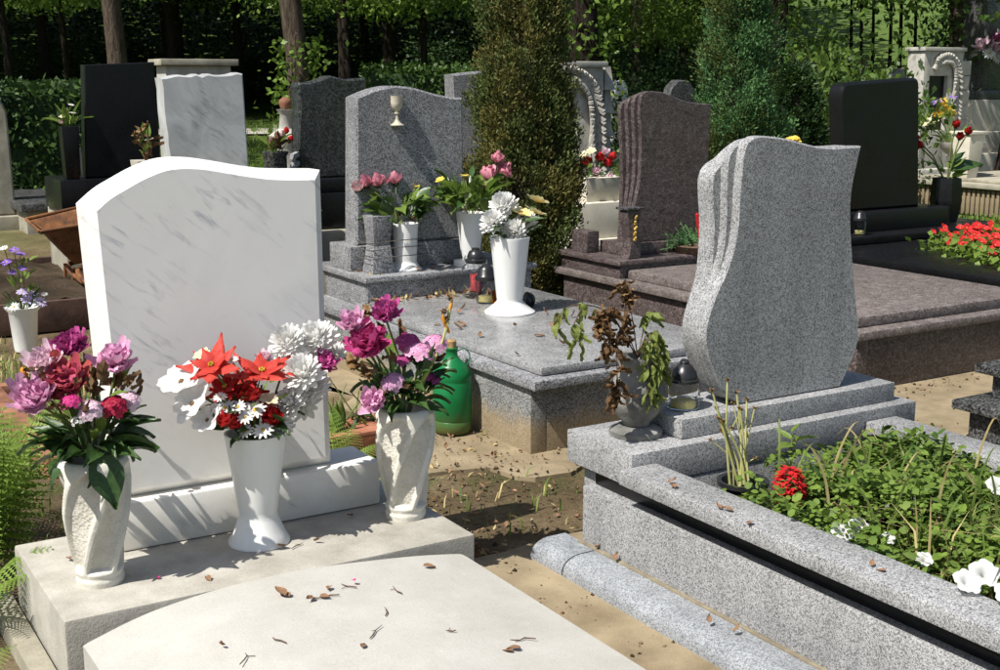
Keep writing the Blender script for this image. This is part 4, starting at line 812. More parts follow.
t = thing('flower_pot', 'small white square pot on the marble slab base', 'pot', (2.10, 7.32, .95)); part('pot', MB().frustum(2.04, 2.16, 7.26, 7.38, .951, 1.15, .02), ['conc'], t, bevel=.005)
bouquet('dried brown stems with yellowed leaves in the small square pot', (2.10, 7.32, 1.14), W2, [(12, 'dry', .06, .1, (.2, 1.4), 0, .12), (14, 'light', .07, .08, (.5, 1.5), 0, .16)])
t = thing('flower_pot', 'grey stone cup of reddish plants beside the dark green headstone', 'pot', (3.13, 7.95, .95)); part('pot', MB().lathe([(0, 0), (.07, 0), (.075, .02), (.075, .16), (.088, .18), (.088, .19), (.06, .185), (0, .15)], (3.13, 7.95, .95), 20), ['gr_dark'], t)
bouquet('reddish green leafy plant in the grey stone cup', (3.13, 7.95, 1.13), [('rp', 3.18, 7.95, 1.24, .03), ('rr', 3.22, 7.97, 1.27, .025), ('rp', 3.1, 7.93, 1.22, .02), ('rr', 3.24, 7.95, 1.22, .025)], [(14, 'dry', .09, .12, (.1, 1.4), 0, .06), (10, 'light', .10, .12, (.2, 1.3), 0, .06)])
bouquet('white orchid-like plant with thin leaves in the black pillar vase', (2.275, 9.98, 1.26), [('cream', 2.24, 9.96, 1.33, .03), ('das', 2.30, 9.95, 1.42, .02), ('rp', 2.22, 9.97, 1.29, .02), ('das', 2.31, 9.96, 1.36, .025)], [(10, 'light', .16, .1, (.3, 1.3), 0, .03)])
# little column ornament beside the dark green stone
lathe_thing('stone_pedestal', 'slim weathered stone baluster with a round pinkish ball on top', 'pedestal', (4.12, 10.2, 0), [('shaft', [(0, 0), (.16, 0), (.16, .7), (.12, .75), (.12, 1.05), (.15, 1.1), (.15, 1.14), (.06, 1.2), (.05, 1.32), (.08, 1.36), (0, 1.36)], 'stone_old', 16), ('ball', [(0, 1.361), (.04, 1.37), (.055, 1.41), (.05, 1.44), (.02, 1.46), (0, 1.465)], 'rust_curb', 16)])
# terracotta planter
c = (2.28, 4.95, 0); t = thing('planter_box', 'terracotta planter box with trailing weeds behind the marble headstone', 'planter', c)
mb = MB().frustum(2.04, 2.44, 4.78, 4.98, .0, .10, .012); part('box', mb, ['terra'], t, bevel=.005); part('rim', MB().box(2.015, 2.465, 4.755, 5.005, .101, .122), ['terra'], t, bevel=.004)
for _ in range(34): leaf_at(t, random.choice(['light', 'dark', 'light']), (U(2.05, 2.43), U(4.8, 4.97), .12), (U(-.5, .5), U(-.5, .5), U(.4, 1)), U(.06, .15))
for _ in range(7): part('stem', MB().tube([(U(2.06, 2.42), 4.88, .12), (U(2.06, 2.42), U(4.82, 4.95), U(.22, .34))], .003, 4), ['stem'], t)

# ------------------------------------------------------------------ wreath, wheelbarrow, beds at the left
c = (5.62, 6.57, .456); t = thing('candle_arrangement', 'fir twig arrangement with a red candle on the brown plinth', 'wreath', c)
part('dish', MB().lathe([(0, 0), (.16, 0), (.2, .05), (.18, .055), (0, .05)], c, 20), ['twig'], t)
mb = MB()
for k in range(60):
    a = U(0, 6.3); e = U(-.2, .9); L = U(.10, .2); p = Vector((c[0]+.1*math.cos(a), c[1]+.06*math.sin(a), c[2]+.06)); d = Vector((math.cos(a)*math.cos(e), .7*math.sin(a)*math.cos(e), math.sin(e)))
    q = p+d*L; mb.tube([tuple(p), tuple(q)], [.004, .002], 3)
    for j in range(9):
        s = p+d*L*(.2+.09*j); n = (d*.6+Vector((U(-1, 1), U(-1, 1), U(-1, 1)))).normalized()*.035; mb.tube([tuple(s), tuple(s+n)], [.004, .001], 3)
part('fir_twigs', mb, ['juniper'], t, smooth=False)
part('candle', MB().lathe([(0, 0), (.014, 0), (.013, .2), (.0, .21)], (0, 0, 0), 10, M=Matrix.Translation((5.62, 6.56, .52)) @ Matrix.Rotation(-.2, 4, 'Y')), ['p_red2'], t)
for p in ((5.68, 6.45, .56), (5.72, 6.46, .58), (5.64, 6.44, .55)): piece('ribbon_bow', flower('yel'), t, p, (0, -1, .5), .045)
for p in ((5.55, 6.40, .50), (5.60, 6.42, .60)): piece('cone', flower('bud'), t, p, (-.3, -1, .3), .03)

c = (1.95, 9.5, 0); t = thing('wheelbarrow', 'rusty steel wheelbarrow tipped behind the white marble headstone', 'wheelbarrow', c)
def tray():
    top = [(1.90, 9.25, .555), (2.5, 9.15, .64), (2.5, 9.75, .70), (1.90, 9.75, .59)]; bot = [(2.10, 9.32, .30), (2.42, 9.25, .32), (2.42, 9.62, .36), (2.10, 9.62, .33)]
    ins = [(x+(2.2-x)*.06, y+(9.5-y)*.06, z) for x, y, z in top]; ib = [(x, y, z+.02) for x, y, z in bot]; V = top+bot+ins+ib
    F = [(4, 5, 6, 7)]+[(i, 4+i, 4+(i+1) % 4, (i+1) % 4) for i in range(4)]+[(8+i, 8+(i+1) % 4, 12+(i+1) % 4, 12+i) for i in range(4)]+[(12, 13, 14, 15)]+[(i, (i+1) % 4, 8+(i+1) % 4, 8+i) for i in range(4)]
    return MB().add(V, F)
part('tray', tray(), ['rust'], t, bevel=.02); part('rim', MB().tube([(1.86, 9.22, .557), (2.52, 9.13, .645), (2.52, 9.77, .705), (1.88, 9.78, .595), (1.86, 9.22, .557)], .014, 8), ['rust'], t)
for s in (0, 1): part('handle', MB().tube(spline([(2.45, 9.3+s*.3, .30), (2.15, 9.3+s*.3, .27), (2.08, 9.05+s*.3, .24), (2.10, 8.75+s*.3, .20)], 5), .018, 8), ['rust'], t); part('leg', MB().tube([(2.1, 9.35+s*.25, .27), (2.08, 9.35+s*.25, 0)], .014, 6), ['rust'], t)
wh = part('wheel', MB().lathe([(.12, -.03), (.16, -.035), (.175, 0), (.16, .035), (.12, .03), (.12, -.03)], (0, 0, 0), 20, cap=False, M=Matrix.Translation((2.75, 9.45, .175)) @ Matrix.Rotation(R(90), 4, 'X')), ['black_pl'], t)
part('rim', MB().lathe([(0, -.02), (.12, -.015), (.12, .015), (0, .02)], (0, 0, 0), 16, M=Matrix.Translation((2.75, 9.45, .175)) @ Matrix.Rotation(R(90), 4, 'X')), ['rust'], wh)
t = thing('soil_grave', 'unmarked grave of bare soil inside dark brown boards', 'grave', (1.9, 9.4, 0))
block(t, 'board', .9, 2.32, 8.38, 8.43, 0, .20, 'dark_curb', .005); block(t, 'board', 2.27, 2.32, 8.435, 10.6, 0, .20, 'dark_curb', .005); block(t, 'board', .9, .95, 8.435, 10.6, 0, .20, 'dark_curb', .005); block(t, 'board', .955, 2.265, 10.55, 10.6, 0, .2, 'dark_curb', .005)
mb = MB(); part('soil', mb.add([(.951+1.318*i/24, 8.431+2.11*j/24, .15+.05*mnoise.noise(Vector((i*.4, j*.4, 5)))+.05*math.sin(math.pi*i/24)) for j in range(25) for i in range(25)], [(j*25+i, j*25+i+1, j*25+i+26, j*25+i+25) for j in range(24) for i in range(24)]), ['soil_bed'], t)
t = thing('grave_curb', 'red-brown painted curb board lying beside the ferns', 'curb', (1.05, 6.0, 0))
t['kind'] = 'thing'; block(t, 'board', 1.015, 1.095, 5.2, 6.75, -.02, .075, 'rust_curb', .006); block(t, 'board', 1.096, 2.0, 6.67, 6.75, -.02, .07, 'rust_curb', .006)
t = thing('wood_logs', 'short brown log stack at the edge of the soil grave', 'logs', (1.35, 10.9, 0))
for z, x in ((.09, 1.28), (.26, 1.30)): part('log', MB().tube([(x-.3, 10.7, z), (x+.05, 10.9, z)], [.085, .085], 12), ['bark_dark'], t)

# black pot with pale dry stems
c = (2.655, 2.86, .115); t = thing('flower_pot', 'black plastic pot sunk in the granite-edged bed', 'pot', c)
part('pot', MB().lathe([(0, 0), (.05, 0), (.066, .225), (.082, .232), (.082, .247), (.068, .245), (.056, .205), (0, .20)], c, 28), ['black_pl'], t)
t = thing('dry_plant', 'pale leafless dry stems standing in the black pot', 'plant', (2.655, 2.86, .32))
for tip in ((2.548, 2.9, .66), (2.61, 2.9, .685), (2.65, 2.9, .64), (2.695, 2.9, .61), (2.58, 2.88, .56), (2.63, 2.86, .6), (2.68, 2.88, .5), (2.57, 2.9, .6), (2.60, 2.91, .52)):
    b = (2.655+U(-.03, .03), 2.86+U(-.03, .03), .31); md = ((b[0]+tip[0])/2+U(-.015, .03), (b[1]+tip[1])/2, (b[2]+tip[2])/2)
    st = part('stem', MB().tube(spline([b, md, tip], 4), [.0045-.0002*k for k in range(9)], 6), ['stem_dry'], t)
    piece('seed_head', flower('dead'), t, tip, (U(-.3, .3), U(-.3, .3), 1), .013, U(0, 6))
    if U(0, 1) < .7: q = (tip[0]+U(-.05, .05), tip[1]+U(-.03, .03), tip[2]-U(.02, .10)); part('side_stem', MB().tube([md, q], .002, 4), ['stem_dry'], st); piece('seed_head', flower('dead'), t, q, (U(-.3, .3), U(-.3, .3), 1), .011, U(0, 6))

# ------------------------------------------------------------------ vegetation
def pol(az, d):
    x, y = d*math.sin(R(az)), d*math.cos(R(az)); return Vector((x, y, min(gz(x, y), 1.4)))
def leaf_cloud(P, size, n_up=.4, asp=.62, tri=False, bend=.25):
    """one pointed, slightly bent leaf (two quads) at each point P"""
    n = len(P); d = rng.normal(size=(n, 3)); d /= np.linalg.norm(d, axis=1)[:, None]
    u = rng.normal(size=(n, 3))+np.array((0, 0, n_up*2)); u -= (u*d).sum(1)[:, None]*d; u /= np.linalg.norm(u, axis=1)[:, None]+1e-9
    s = np.cross(d, u); L = (np.asarray(size)*rng.uniform(.7, 1.3, n))[:, None]
    a = P; b = P+d*L*.5+s*L*asp*.5-u*L*bend*.4; c = P+d*L-u*L*bend; e = P+d*L*.5-s*L*asp*.5-u*L*bend*.4; m = P+d*L*.5
    V = np.stack([a, b, c, e], 1).reshape(-1, 3); F = np.arange(4*n).reshape(n, 4); return V, F
def clumps(n_c, per, rad, cen, cr, shell=.55):
    d = rng.normal(size=(n_c, 3)); d /= np.linalg.norm(d, axis=1)[:, None]; r = rng.uniform(shell, 1, n_c)**.6
    C = np.array(cen)+d*r[:, None]*np.array(rad); P = C.repeat(per, 0)+rng.normal(size=(n_c*per, 3))*np.array(cr); return P
def crown_mesh(name, mats, n_c=56, per=170, rad=(4.2, 4.2, 3.2), cen=(0, 0, 6.2), cr=(.6, .6, .32), size=.125):
    P = clumps(n_c, per, rad, cen, cr, .35); V, F = leaf_cloud(P, size); mi = (rng.random(n_c) < .5).repeat(per).astype(int) if len(mats) > 1 else None
    return np_mesh(name, V, F, mats, mi)
crownA = crown_mesh('crown', ['leaf_tree', 'leaf_tree2']); crownB = crown_mesh('crown', ['leaf_tree', 'leaf_dark'], 56, 170, (3.8, 3.8, 3.6), (0, 0, 6.4)); crownC = crown_mesh('crown', ['leaf_tree2', 'leaf_tree'], 52, 170, (3.6, 3.6, 3.4), (.3, 0, 5.6))
def trunk_mesh(r, h, lean=(0, 0), mat='bark', limbs=6, start=3.0):
    mb = MB(); pts = []; rad = []
    for k in range(15):
        z = -.25+(h+.25)*k/14; t_ = max(0, z)/h; pts.append((lean[0]*t_+.06*math.sin(z*1.3), lean[1]*t_+.05*math.cos(z*1.1), z)); rad.append(r*(1-.7*t_)*(1+.7*math.exp(-max(0, z)*3.5)))
    mb.tube(pts, rad, 14)
    for k in range(limbs):
        z = start+(h-start-.5)*k/limbs+U(-.2, .2); i = min(13, int(14*(z+.25)/(h+.25))); b = Vector(pts[i]); a = k*2.4+U(-.4, .4); L = U(2, 3.4)
        e = b+Vector((math.cos(a)*L, math.sin(a)*L, L*U(.35, .8))); mid = (b+e)/2+Vector((0, 0, L*.12)); mb.tube([tuple(b), tuple(mid), tuple(e)], [rad[i]*.55, rad[i]*.35, .02], 7)
    return mb.mesh('trunk', [mat], ang=80)
crownS = crown_mesh('crown', ['leaf_tree', 'leaf_tree2'], 34, 170, (2.3, 2.3, 2.6), (0, 0, 7.4)); crownL = crown_mesh('crown', ['leaf_tree2', 'leaf_bed'], 22, 260, (2.0, 1.8, 1.0), (0, 0, 3.35), (.38, .38, .15), .09)
trunks = {}
def tree(label, az, d, r, crown, rot=0, sc=1, mat='bark', lean=(0, 0), group='trees behind the graves', h=9, start=3.8, ivy=0):
    p = pol(az, d); key = (round(r, 2), mat, lean, h)
    if key not in trunks: trunks[key] = trunk_mesh(r, h, lean, mat, 6 if h > 6 else 2, start if h > 6 else 3.7)
    t = link('broadleaf_tree', None, None, p); W[t] = p; tag(t, label, 'tree', group); t.rotation_euler = (0, 0, rot)
    o = link('trunk', trunks[key], t); o.rotation_euler = (0, 0, -rot)
    o = link('crown', crown, t); o.scale = (sc, sc, sc)
    if 'young' in label: o.location.z = 1.3
    if crown is crownS: o.location = Matrix.Rotation(-rot, 3, 'Z') @ Vector((.6, 2.6, .6))
    if ivy:
        n = int(ivy*700); a = rng.uniform(0, 6.3, n); z = ivy*rng.random(n)**1.6*1.05; rr = r*1.25+rng.exponential(.09, n)
        V, F = leaf_cloud(np.stack([rr*np.cos(a), rr*np.sin(a), z], 1), .085, .1); o = link('ivy', np_mesh('ivy', V, F, ['leaf_tree2', 'leaf_bed'], rng.integers(0, 2, len(F))), t)
    return t
tree('grey-barked tree rising behind the plain black headstone', 14.85, 19, .16, crownS, 1)
tree('rough-barked tree with ivy at its foot behind the dark green headstone', 22.67, 16.5, .165, crownS, 2, ivy=1.9, lean=(-.35, .2))
tree('dark straight tree beside the clipped hedge', 26.48, 21, .125, crownS, 3, mat='bark_dark')
tree('thick dark tree with ivy behind the palm monument by the yew', 35.06, 15.5, .21, crownS, .5, mat='bark_dark', ivy=2.6)
tree('slim sunlit tree behind the brown granite headstone', 37.5, 23, .15, crownA, 4)
tree('leaning dark tree rising past the blue-green juniper', 43.0, 20, .13, crownC, 5, mat='bark_dark', lean=(2.2, 1.2), h=9)
tree('slender dark tree between the black headstone and coped grey stone', 17.2, 34, .15, crownB, 2.2, mat='bark_dark')
tree('pale-trunked tree behind the palm monument at the ribbed curb', 50.9, 24, .2, crownB, 1.2)
tree('dark tree just beyond the cream stepped pedestal', 53.5, 20, .2, crownC, 2.8, mat='bark_dark')
tree('low-branched sunlit tree with yellow-green leaves behind the chalice stone', 28.0, 20.5, .07, crownL, .4, 1, mat='bark_dark', h=5, start=2.6)
tree('low-branched light green tree beside the ivy-footed trunk', 24.6, 19, .07, crownL, 2.4, .95, mat='bark_dark', h=5, start=2.6)
tree('bright low tree glowing in the gap past the juniper', 43.4, 26, .07, crownL, 1.4, .7, mat='bark_dark', h=5, start=2.4)
tree('low-branched tree over the dark hedge', 10.5, 21, .08, crownL, 3.4, 1, mat='bark_dark', h=5, start=2.6)
tree('small leafy tree catching light behind the plain black headstone', 12.8, 24, .07, crownL, 5.2, 1.05, mat='bark_dark', h=5, start=2.6)
tree('small leafy tree catching light behind the brown headstone', 38.3, 23, .07, crownL, .9, .9, mat='bark_dark', h=5, start=2.6)
lbl = 'tall broadleaf tree filling the dark woodland behind the graves'
for i, (az, d) in enumerate([(5, 22), (8, 30), (12, 34), (17.5, 36), (20, 36), (24.5, 31), (28, 33), (32, 26), (33.5, 33), (39.5, 29), (56, 27), (17, 38), (8, 34), (25.5, 38), (35, 40), (52.5, 33), (38, 33)]):
    tree(lbl, az, d, .14, [crownA, crownB, crownC][i % 3], i*1.7, U(.95, 1.15), mat='bark_dark', group='woodland trees')
for i, (az, d) in enumerate([(46.6, 27), (47.0, 25), (47.5, 28), (48.2, 26), (48.6, 24.5), (49.2, 27)]):
    tree('thin young tree with bare dark stem beside the sunlit meadow', az, d, .05, crownB, i, .76, mat='bark_dark', group='young trees in a row', h=5, start=2.4)

def bush_mesh(mats, rad, n_c, per, size, cr, name='foliage'):
    P = clumps(n_c, per, rad, (0, 0, rad[2]), cr, .5); P = P[P[:, 2] > -.02]; V, F = leaf_cloud(P, size); return np_mesh(name, V, F, mats, rng.integers(0, len(mats), len(F)))
bA = bush_mesh(['leaf_dark', 'leaf_tree'], (1.5, 1.5, 1.35), 40, 150, .09, (.28, .28, .2)); bB = bush_mesh(['leaf_dark'], (1.6, 1.6, 1.7), 40, 160, .09, (.28, .28, .22)); bC = bush_mesh(['leaf_tree2', 'leaf_hedge'], (1.0, 1.0, .75), 30, 130, .07, (.2, .2, .14))
stemM = MB(); [stemM.tube([(U(-.1, .1), U(-.1, .1), -.1), (U(-.5, .5), U(-.5, .5), .9), (U(-.9, .9), U(-.9, .9), 1.9)], [.03, .02, .008], 5) for _ in range(7)]; stemM = stemM.mesh('stems', ['bark_dark'])
def bush(label, p, me, sc=1, rot=0, group=None, sz=1):
    t = link('shrub', None, None, p); tag(t, label, 'shrub', group); t.rotation_euler = (0, 0, rot)
    a = link('foliage', me, t); a.scale = (sc, sc, sc*sz); b = link('stems', stemM, t); b.scale = (sc*.8, sc*.8, sc*.8*sz); return t
for i, (az, d, m_, s_, sz) in enumerate([(8, 33, bB, 1.1, .6), (12.0, 36, bA, 1.0, .6), (16, 41, bB, 1.0, .5), (19.2, 43, bB, 1.1, .4), (25.2, 36, bB, 1.0, .5), (30.2, 29, bB, 1.0, .7), (32.3, 22, bA, .7, .8), (37.0, 23, bB, .8, .9), (39.3, 21, bB, .8, .9), (41.2, 25, bB, .9, .7), (33.6, 28, bB, 1.1, .8), (5.5, 30, bB, 1.2, .7), (53.4, 24, bB, 1.0, 1), (14.0, 39, bB, 1.2, .5), (22.5, 41, bB, 1.2, .4), (27.6, 37, bB, 1.2, .5), (35.8, 29, bB, 1.2, .8), (38, 31, bA, 1.2, .8)]):
    bush('dark leafy shrub in the shaded undergrowth below the trees', pol(az, d), m_, s_, i*1.3, 'undergrowth shrubs', sz)
bush('bright yellow-green shrub behind the black headstone', pol(46.2, 14.6), bC, .95, .3, sz=1.32); bush('sunlit low shrub beside the dark round conifer', pol(45.1, 16.5), bC, 1.0, 1.3, sz=1.3)
bush('pale green bush glowing in the gap between the trees', pol(43.9, 27), bC, 1.1, 2.0)
# sunlit meadow bank seen under the young trees
def scatter(name, areas, n, blade, mats, hgt, kind='stuff', zf=None, width=.06, lean=.5):
    P = []
    for (x0, x1, y0, y1, wgt) in areas: k = int(n*wgt); P.append(np.stack([rng.uniform(x0, x1, k), rng.uniform(y0, y1, k), np.zeros(k)], 1))
    P = np.concatenate(P); P[:, 2] = [(gz(x, y)-.02 if zf is None else zf(x, y)) for x, y in P[:, :2]]
    m = np.array([mnoise.noise(Vector((x*.9, y*.9, 1))) for x, y in P[:, :2]]); P = P[m > -.12+rng.normal(0, .12, len(m))]; k = len(P)
    h = rng.uniform(*hgt, k)[:, None]; a = rng.uniform(0, 6.3, k); dr = np.stack([np.cos(a), np.sin(a), np.zeros(k)], 1); sd_ = np.stack([-np.sin(a), np.cos(a), np.zeros(k)], 1)
    ln = rng.uniform(.1, lean*2, k)[:, None]; up = np.array((0, 0, 1)); ww = h*width
    mid = P+up*h*.6+dr*h*ln*.25; tip = P+up*h*(1-.35*ln)+dr*h*ln*.8
    V = np.stack([P-sd_*ww, P+sd_*ww, mid+sd_*ww*.8, mid-sd_*ww*.8, tip-sd_*ww*.1, tip+sd_*ww*.1], 1).reshape(-1, 3); i0 = np.arange(k)*6
    F = np.concatenate([np.stack([i0, i0+1, i0+2, i0+3], 1), np.stack([i0+3, i0+2, i0+5, i0+4], 1)]); mi = np.tile(rng.integers(0, len(mats), k), 2)
    return tag(link(name, np_mesh(name, V, F, mats, mi)), blade, 'grass', None, 'stuff')
scatter('grass', [(9.2, 12.7, 4.5, 11.5, .30), (3.2, 8, 12.5, 18, .18), (6, 12, 18, 30, .3), (4.4, 9.5, 10.2, 14, .10)], 30000, 'green lawn grass between the old graves', ['grass', 'leaf_bed'], (.06, .16))
scatter('weeds', [(.3, .95, 4.2, 8.2, .35), (1.15, 1.95, 4.4, 8.2, .45), (1.9, 2.85, 3.6, 5.2, .025), (4.3, 4.85, 5.5, 8.2, .10), (3.7, 4.4, 3.5, 4.05, .06), (2.0, 2.6, 5.2, 7.2, .08)], 8200, 'low weeds and grass around the red-brown curb', ['grass', 'leaf_bed', 'straw'], (.03, .10), width=.05)
def far_wood():
    n1, n2 = 75000, 120000; gap = lambda az: np.where((az > 43.5) & (az < 50), az+7.5, az)
    a1 = gap(rng.uniform(-10, 66, n1)); d1 = rng.uniform(31, 76, n1); z1 = rng.uniform(5.5, 14, n1)+np.maximum(0, (d1-44)*.16)      # unseen canopy roof, added to shade the understorey
    a2 = gap(rng.uniform(-8, 66, n2)); d2 = rng.uniform(46, 66, n2); z2 = rng.uniform(.6, 6, n2)+np.maximum(0, (d2-44)*.16)      # shaded understorey
    az, d, z = np.concatenate([a1, a2]), np.concatenate([d1, d2]), np.concatenate([z1, z2]); n = n1+n2
    P = np.stack([d*np.sin(np.radians(az)), d*np.cos(np.radians(az)), z], 1); P += rng.normal(0, .5, P.shape); V, F = leaf_cloud(P, np.concatenate([np.full(n1, .85), np.full(n2, .16)]))
    return tag(link('woodland', np_mesh('woodland', V, F, ['leaf_dark', 'leaf_tree', 'leaf_dark'], (rng.random(n)*3).astype(int))), 'far belt of woodland behind all the graves', 'woodland', None, 'stuff')
far_wood()
# hedges
def hedge(label, cx, cy, lx, ly, h, rot, mats, n, size=.07):
    t = link('hedge', None, None, (cx, cy, 0)); tag(t, label, 'hedge'); t.rotation_euler = (0, 0, rot)
    A = np.array([ly*h*2, lx*h*2, lx*ly]); k = rng.choice(3, n, p=A/A.sum()); P = np.stack([rng.uniform(-lx/2, lx/2, n), rng.uniform(-ly/2, ly/2, n), rng.uniform(0, h, n)], 1); s_ = rng.choice([-1, 1], n)
    P[k == 0, 0] = (s_*lx/2)[k == 0]; P[k == 1, 1] = (s_*ly/2)[k == 1]; P[k == 2, 2] = h; P += rng.normal(0, .035, P.shape)
    V, F = leaf_cloud(P, size, .2); link('leaves', np_mesh('leaves', V, F, mats, rng.integers(0, len(mats), n)), t)
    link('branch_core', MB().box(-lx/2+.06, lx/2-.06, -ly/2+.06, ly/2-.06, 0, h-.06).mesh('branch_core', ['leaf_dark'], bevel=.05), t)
p = pol(10.6, 17); hedge('broad dark hedge at the left of the plain black headstone', p.x-.6, p.y, 3.6, 2.2, 1.5, R(-12), ['leaf_hedge', 'leaf_dark'], 15000, .09)
p = pol(28.6, 17.6); hedge('neatly clipped green box hedge beside the dark straight tree', p.x, p.y, 1.9, .9, 1.75, R(-25), ['leaf_hedge'], 9000, .07)
# olive yew column, blue-green juniper, dark round conifer
def conifer(name, label, p, h, rfun, n, size, mats, up=.9, bulge=.16, rot=0, per=46, lump=.05):
    t = link(name, None, None, p); tag(t, label, 'conifer'); nc = n//per
    z = h*rng.random(nc)**1.1; a = rng.uniform(0, 6.283, nc); q = np.array([mnoise.noise(Vector((math.cos(x)*2.2, math.sin(x)*2.2, y*3+rot))) for x, y in zip(a, z)])
    r = np.interp(z/h, *rfun)*(1+bulge*2.2*q)*(1-.25*rng.random(nc)**1.5); C = np.stack([r*np.cos(a), r*np.sin(a), z], 1); O = np.stack([np.cos(a)*.7, np.sin(a)*.7, np.full(nc, up)], 1)
    O /= np.linalg.norm(O, axis=1)[:, None]; N = nc*per; k = rng.random(N)[:, None]
    P = C.repeat(per, 0)+O.repeat(per, 0)*(k-.5)*lump*3.2+rng.normal(size=(N, 3))*lump*(1.05-.7*k)
    d = O.repeat(per, 0)+rng.normal(0, .5, (N, 3)); d /= np.linalg.norm(d, axis=1)[:, None]
    s = np.cross(d, rng.normal(size=(N, 3))); s /= np.linalg.norm(s, axis=1)[:, None]; L = (size*rng.uniform(.6, 1.4, N))[:, None]
    V = np.stack([P-s*L*.09, P+s*L*.09, P+d*L*.55+s*L*.2, P+d*L, P+d*L*.55-s*L*.2], 1).reshape(-1, 3); F = np.arange(5*N).reshape(N, 5)
    zone = np.array([mnoise.noise(Vector((x*3.5, y*3.5, w_*3+9))) for x, y, w_ in C]); mi = np.clip((zone*1.6+.5+rng.normal(0, .3, nc))*len(mats), 0, len(mats)-1).astype(int).repeat(per)
    link('foliage', np_mesh('foliage', V, F, mats, mi), t)
    mb = MB().tube([(0, 0, -.2), (.02, 0, h*.5), (0, 0, h*.93)], [.07, .05, .01], 8)
    for k in range(26): a_ = k*2.4; z0 = .15+h*.85*k/26; rr = float(np.interp((z0+.25)/h, *rfun))*.8; mb.tube([(0, 0, z0), (rr*.6*math.cos(a_), rr*.6*math.sin(a_), z0+.10), (rr*math.cos(a_), rr*math.sin(a_), z0+.3)], [.018, .012, .004], 5)
    link('branches', mb.mesh('branches', ['bark_dark']), t)
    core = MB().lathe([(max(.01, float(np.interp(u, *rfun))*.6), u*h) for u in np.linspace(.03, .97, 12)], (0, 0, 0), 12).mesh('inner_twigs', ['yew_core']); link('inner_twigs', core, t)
    return t
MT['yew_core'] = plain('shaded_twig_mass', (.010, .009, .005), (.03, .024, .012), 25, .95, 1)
MT['yew2'] = leafy('green_yew_needles', (.045, .066, .017), (.11, .14, .036), .2, .6, 5)
conifer('yew_tree', 'tall olive-brown columnar yew between the chalice tomb and brown tomb', (4.86, 7.60, 0), 3.3, ([0, .06, .16, .28, .45, .67, .86, 1], [.22, .32, .37, .37, .305, .235, .15, .03]), 150000, .024, ['yew2', 'yew', 'yew2', 'yew'], 1.1, .26, 0, 110, .05)
conifer('juniper_tree', 'blue-green upright juniper behind the brown headstone', pol(41.9, 11.2), 3.4, ([0, .08, .2, .35, .5, .7, .85, 1], [.22, .28, .29, .26, .20, .16, .12, .03]), 140000, .026, ['juniper', 'juniper', 'yew2'], .9, .6, 4, 210, .07)
conifer('dwarf_conifer', 'dark green rounded dwarf conifer behind the light granite headstone', pol(44.4, 13.2), 1.72, ([0, .1, .3, .55, .8, 1], [.28, .36, .39, .33, .22, .05]), 30000, .04, ['leaf_dark', 'leaf_dark', 'leaf_hedge'], .5, .2, 2)
bouquet('orange and yellow flowers below the dark round conifer', tuple(pol(45.0, 10.9)+Vector((0, 0, .55))), [('yel', *(pol(45.0+U(-1.2, 1.2), 10.9)+Vector((0, 0, U(.98, 1.15)))), .05) for _ in range(7)]+[('rr', *(pol(46.3+U(-.3, .3), 10.9)+Vector((0, 0, 1.0))), .05) for _ in range(3)], [(16, 'light', .16, .5, (.5, 1.4), .2, .45)], name='garden_flowers', sr=.006, cat='flowers')

# ferns
def frond_mesh():
    mb = MB(); n = 21
    path = [(0, t*.95, .55*math.sin(t*1.9)*.8) for t in np.linspace(0, 1, n)]; mb.tube(path, [.006*(1-.8*k/n) for k in range(n)], 4)
    for k in range(2, n):
        t_ = k/n; L = .25*math.sin(math.pi*min(1, .14+t_*.9))**.8+.012; p = np.array(path[k])
        for sd_ in (-1, 1):
            m_ = 7; V = []; F = []; ax = np.array((sd_, .32, -.18)); ax /= np.linalg.norm(ax); pr = np.array((-.32*sd_, 1, .1))
            for j in range(m_+1):        # midrib points and toothed margins
                u = j/m_; c = p+ax*L*u+np.array((0, 0, -.10*L*u*u)); wv = .031*(L/.25)**.4*(1-u)**.6+.001
                V += [c, c+pr*wv+ax*.010, c-pr*wv+ax*.010, c+pr*wv*.45+ax*L/m_*.55, c-pr*wv*.45+ax*L/m_*.55]
            for j in range(m_): i = 5*j; F += [(i, i+1, i+3, i+5), (i, i+5, i+4, i+2)]
            mb.add(V, F)
    return mb.mesh('frond', ['fern'], smooth=False)
FR = frond_mesh()
def fern(label, x, y, n, s, z=0, el=(.3, .9), az=None):
    t = thing('fern', label, 'fern', (x, y, z))
    for k in range(n):
        a = (2*math.pi*k/n+U(-.3, .3)) if az is None else U(*az); e = U(*el); d = Vector((math.cos(a)*math.cos(e), math.sin(a)*math.cos(e), math.sin(e))); sx = d.cross(Vector((0, 0, 1))).normalized(); sx = Matrix.Rotation(U(-.3, .3), 3, d) @ sx
        o = link('frond', FR, t); o.matrix_local = Matrix((sx, d, sx.cross(d))).transposed().to_4x4() @ Matrix.Scale(s*U(.75, 1.15), 4)
fern('large green fern beside the concrete plinth of the marble tomb', .62, 4.20, 15, .58); fern('second fern growing between plinth and red-brown curb', .66, 4.55, 10, .36); fern('low fern shaded at the foot of the concrete foundation', .46, 3.82, 10, .40, el=(.1, .6))
fern('spreading fern in the corner beside the slab of the marble tomb', .33, 3.22, 9, .25, el=(.1, .7)); fern('small fern beside the terracotta planter', 1.98, 4.45, 7, .30); fern('small bright fern leaf tuft at the bare soil', 1.92, 4.05, 5, .24, el=(.3, .8)); fern('tall fern rising behind the marble headstone shoulder', 3.02, 7.45, 8, .55, .35, (.6, 1.2)); fern('fern fronds peeping above the marble headstone top', 2.55, 6.9, 7, .55, .50, (.5, 1.2))

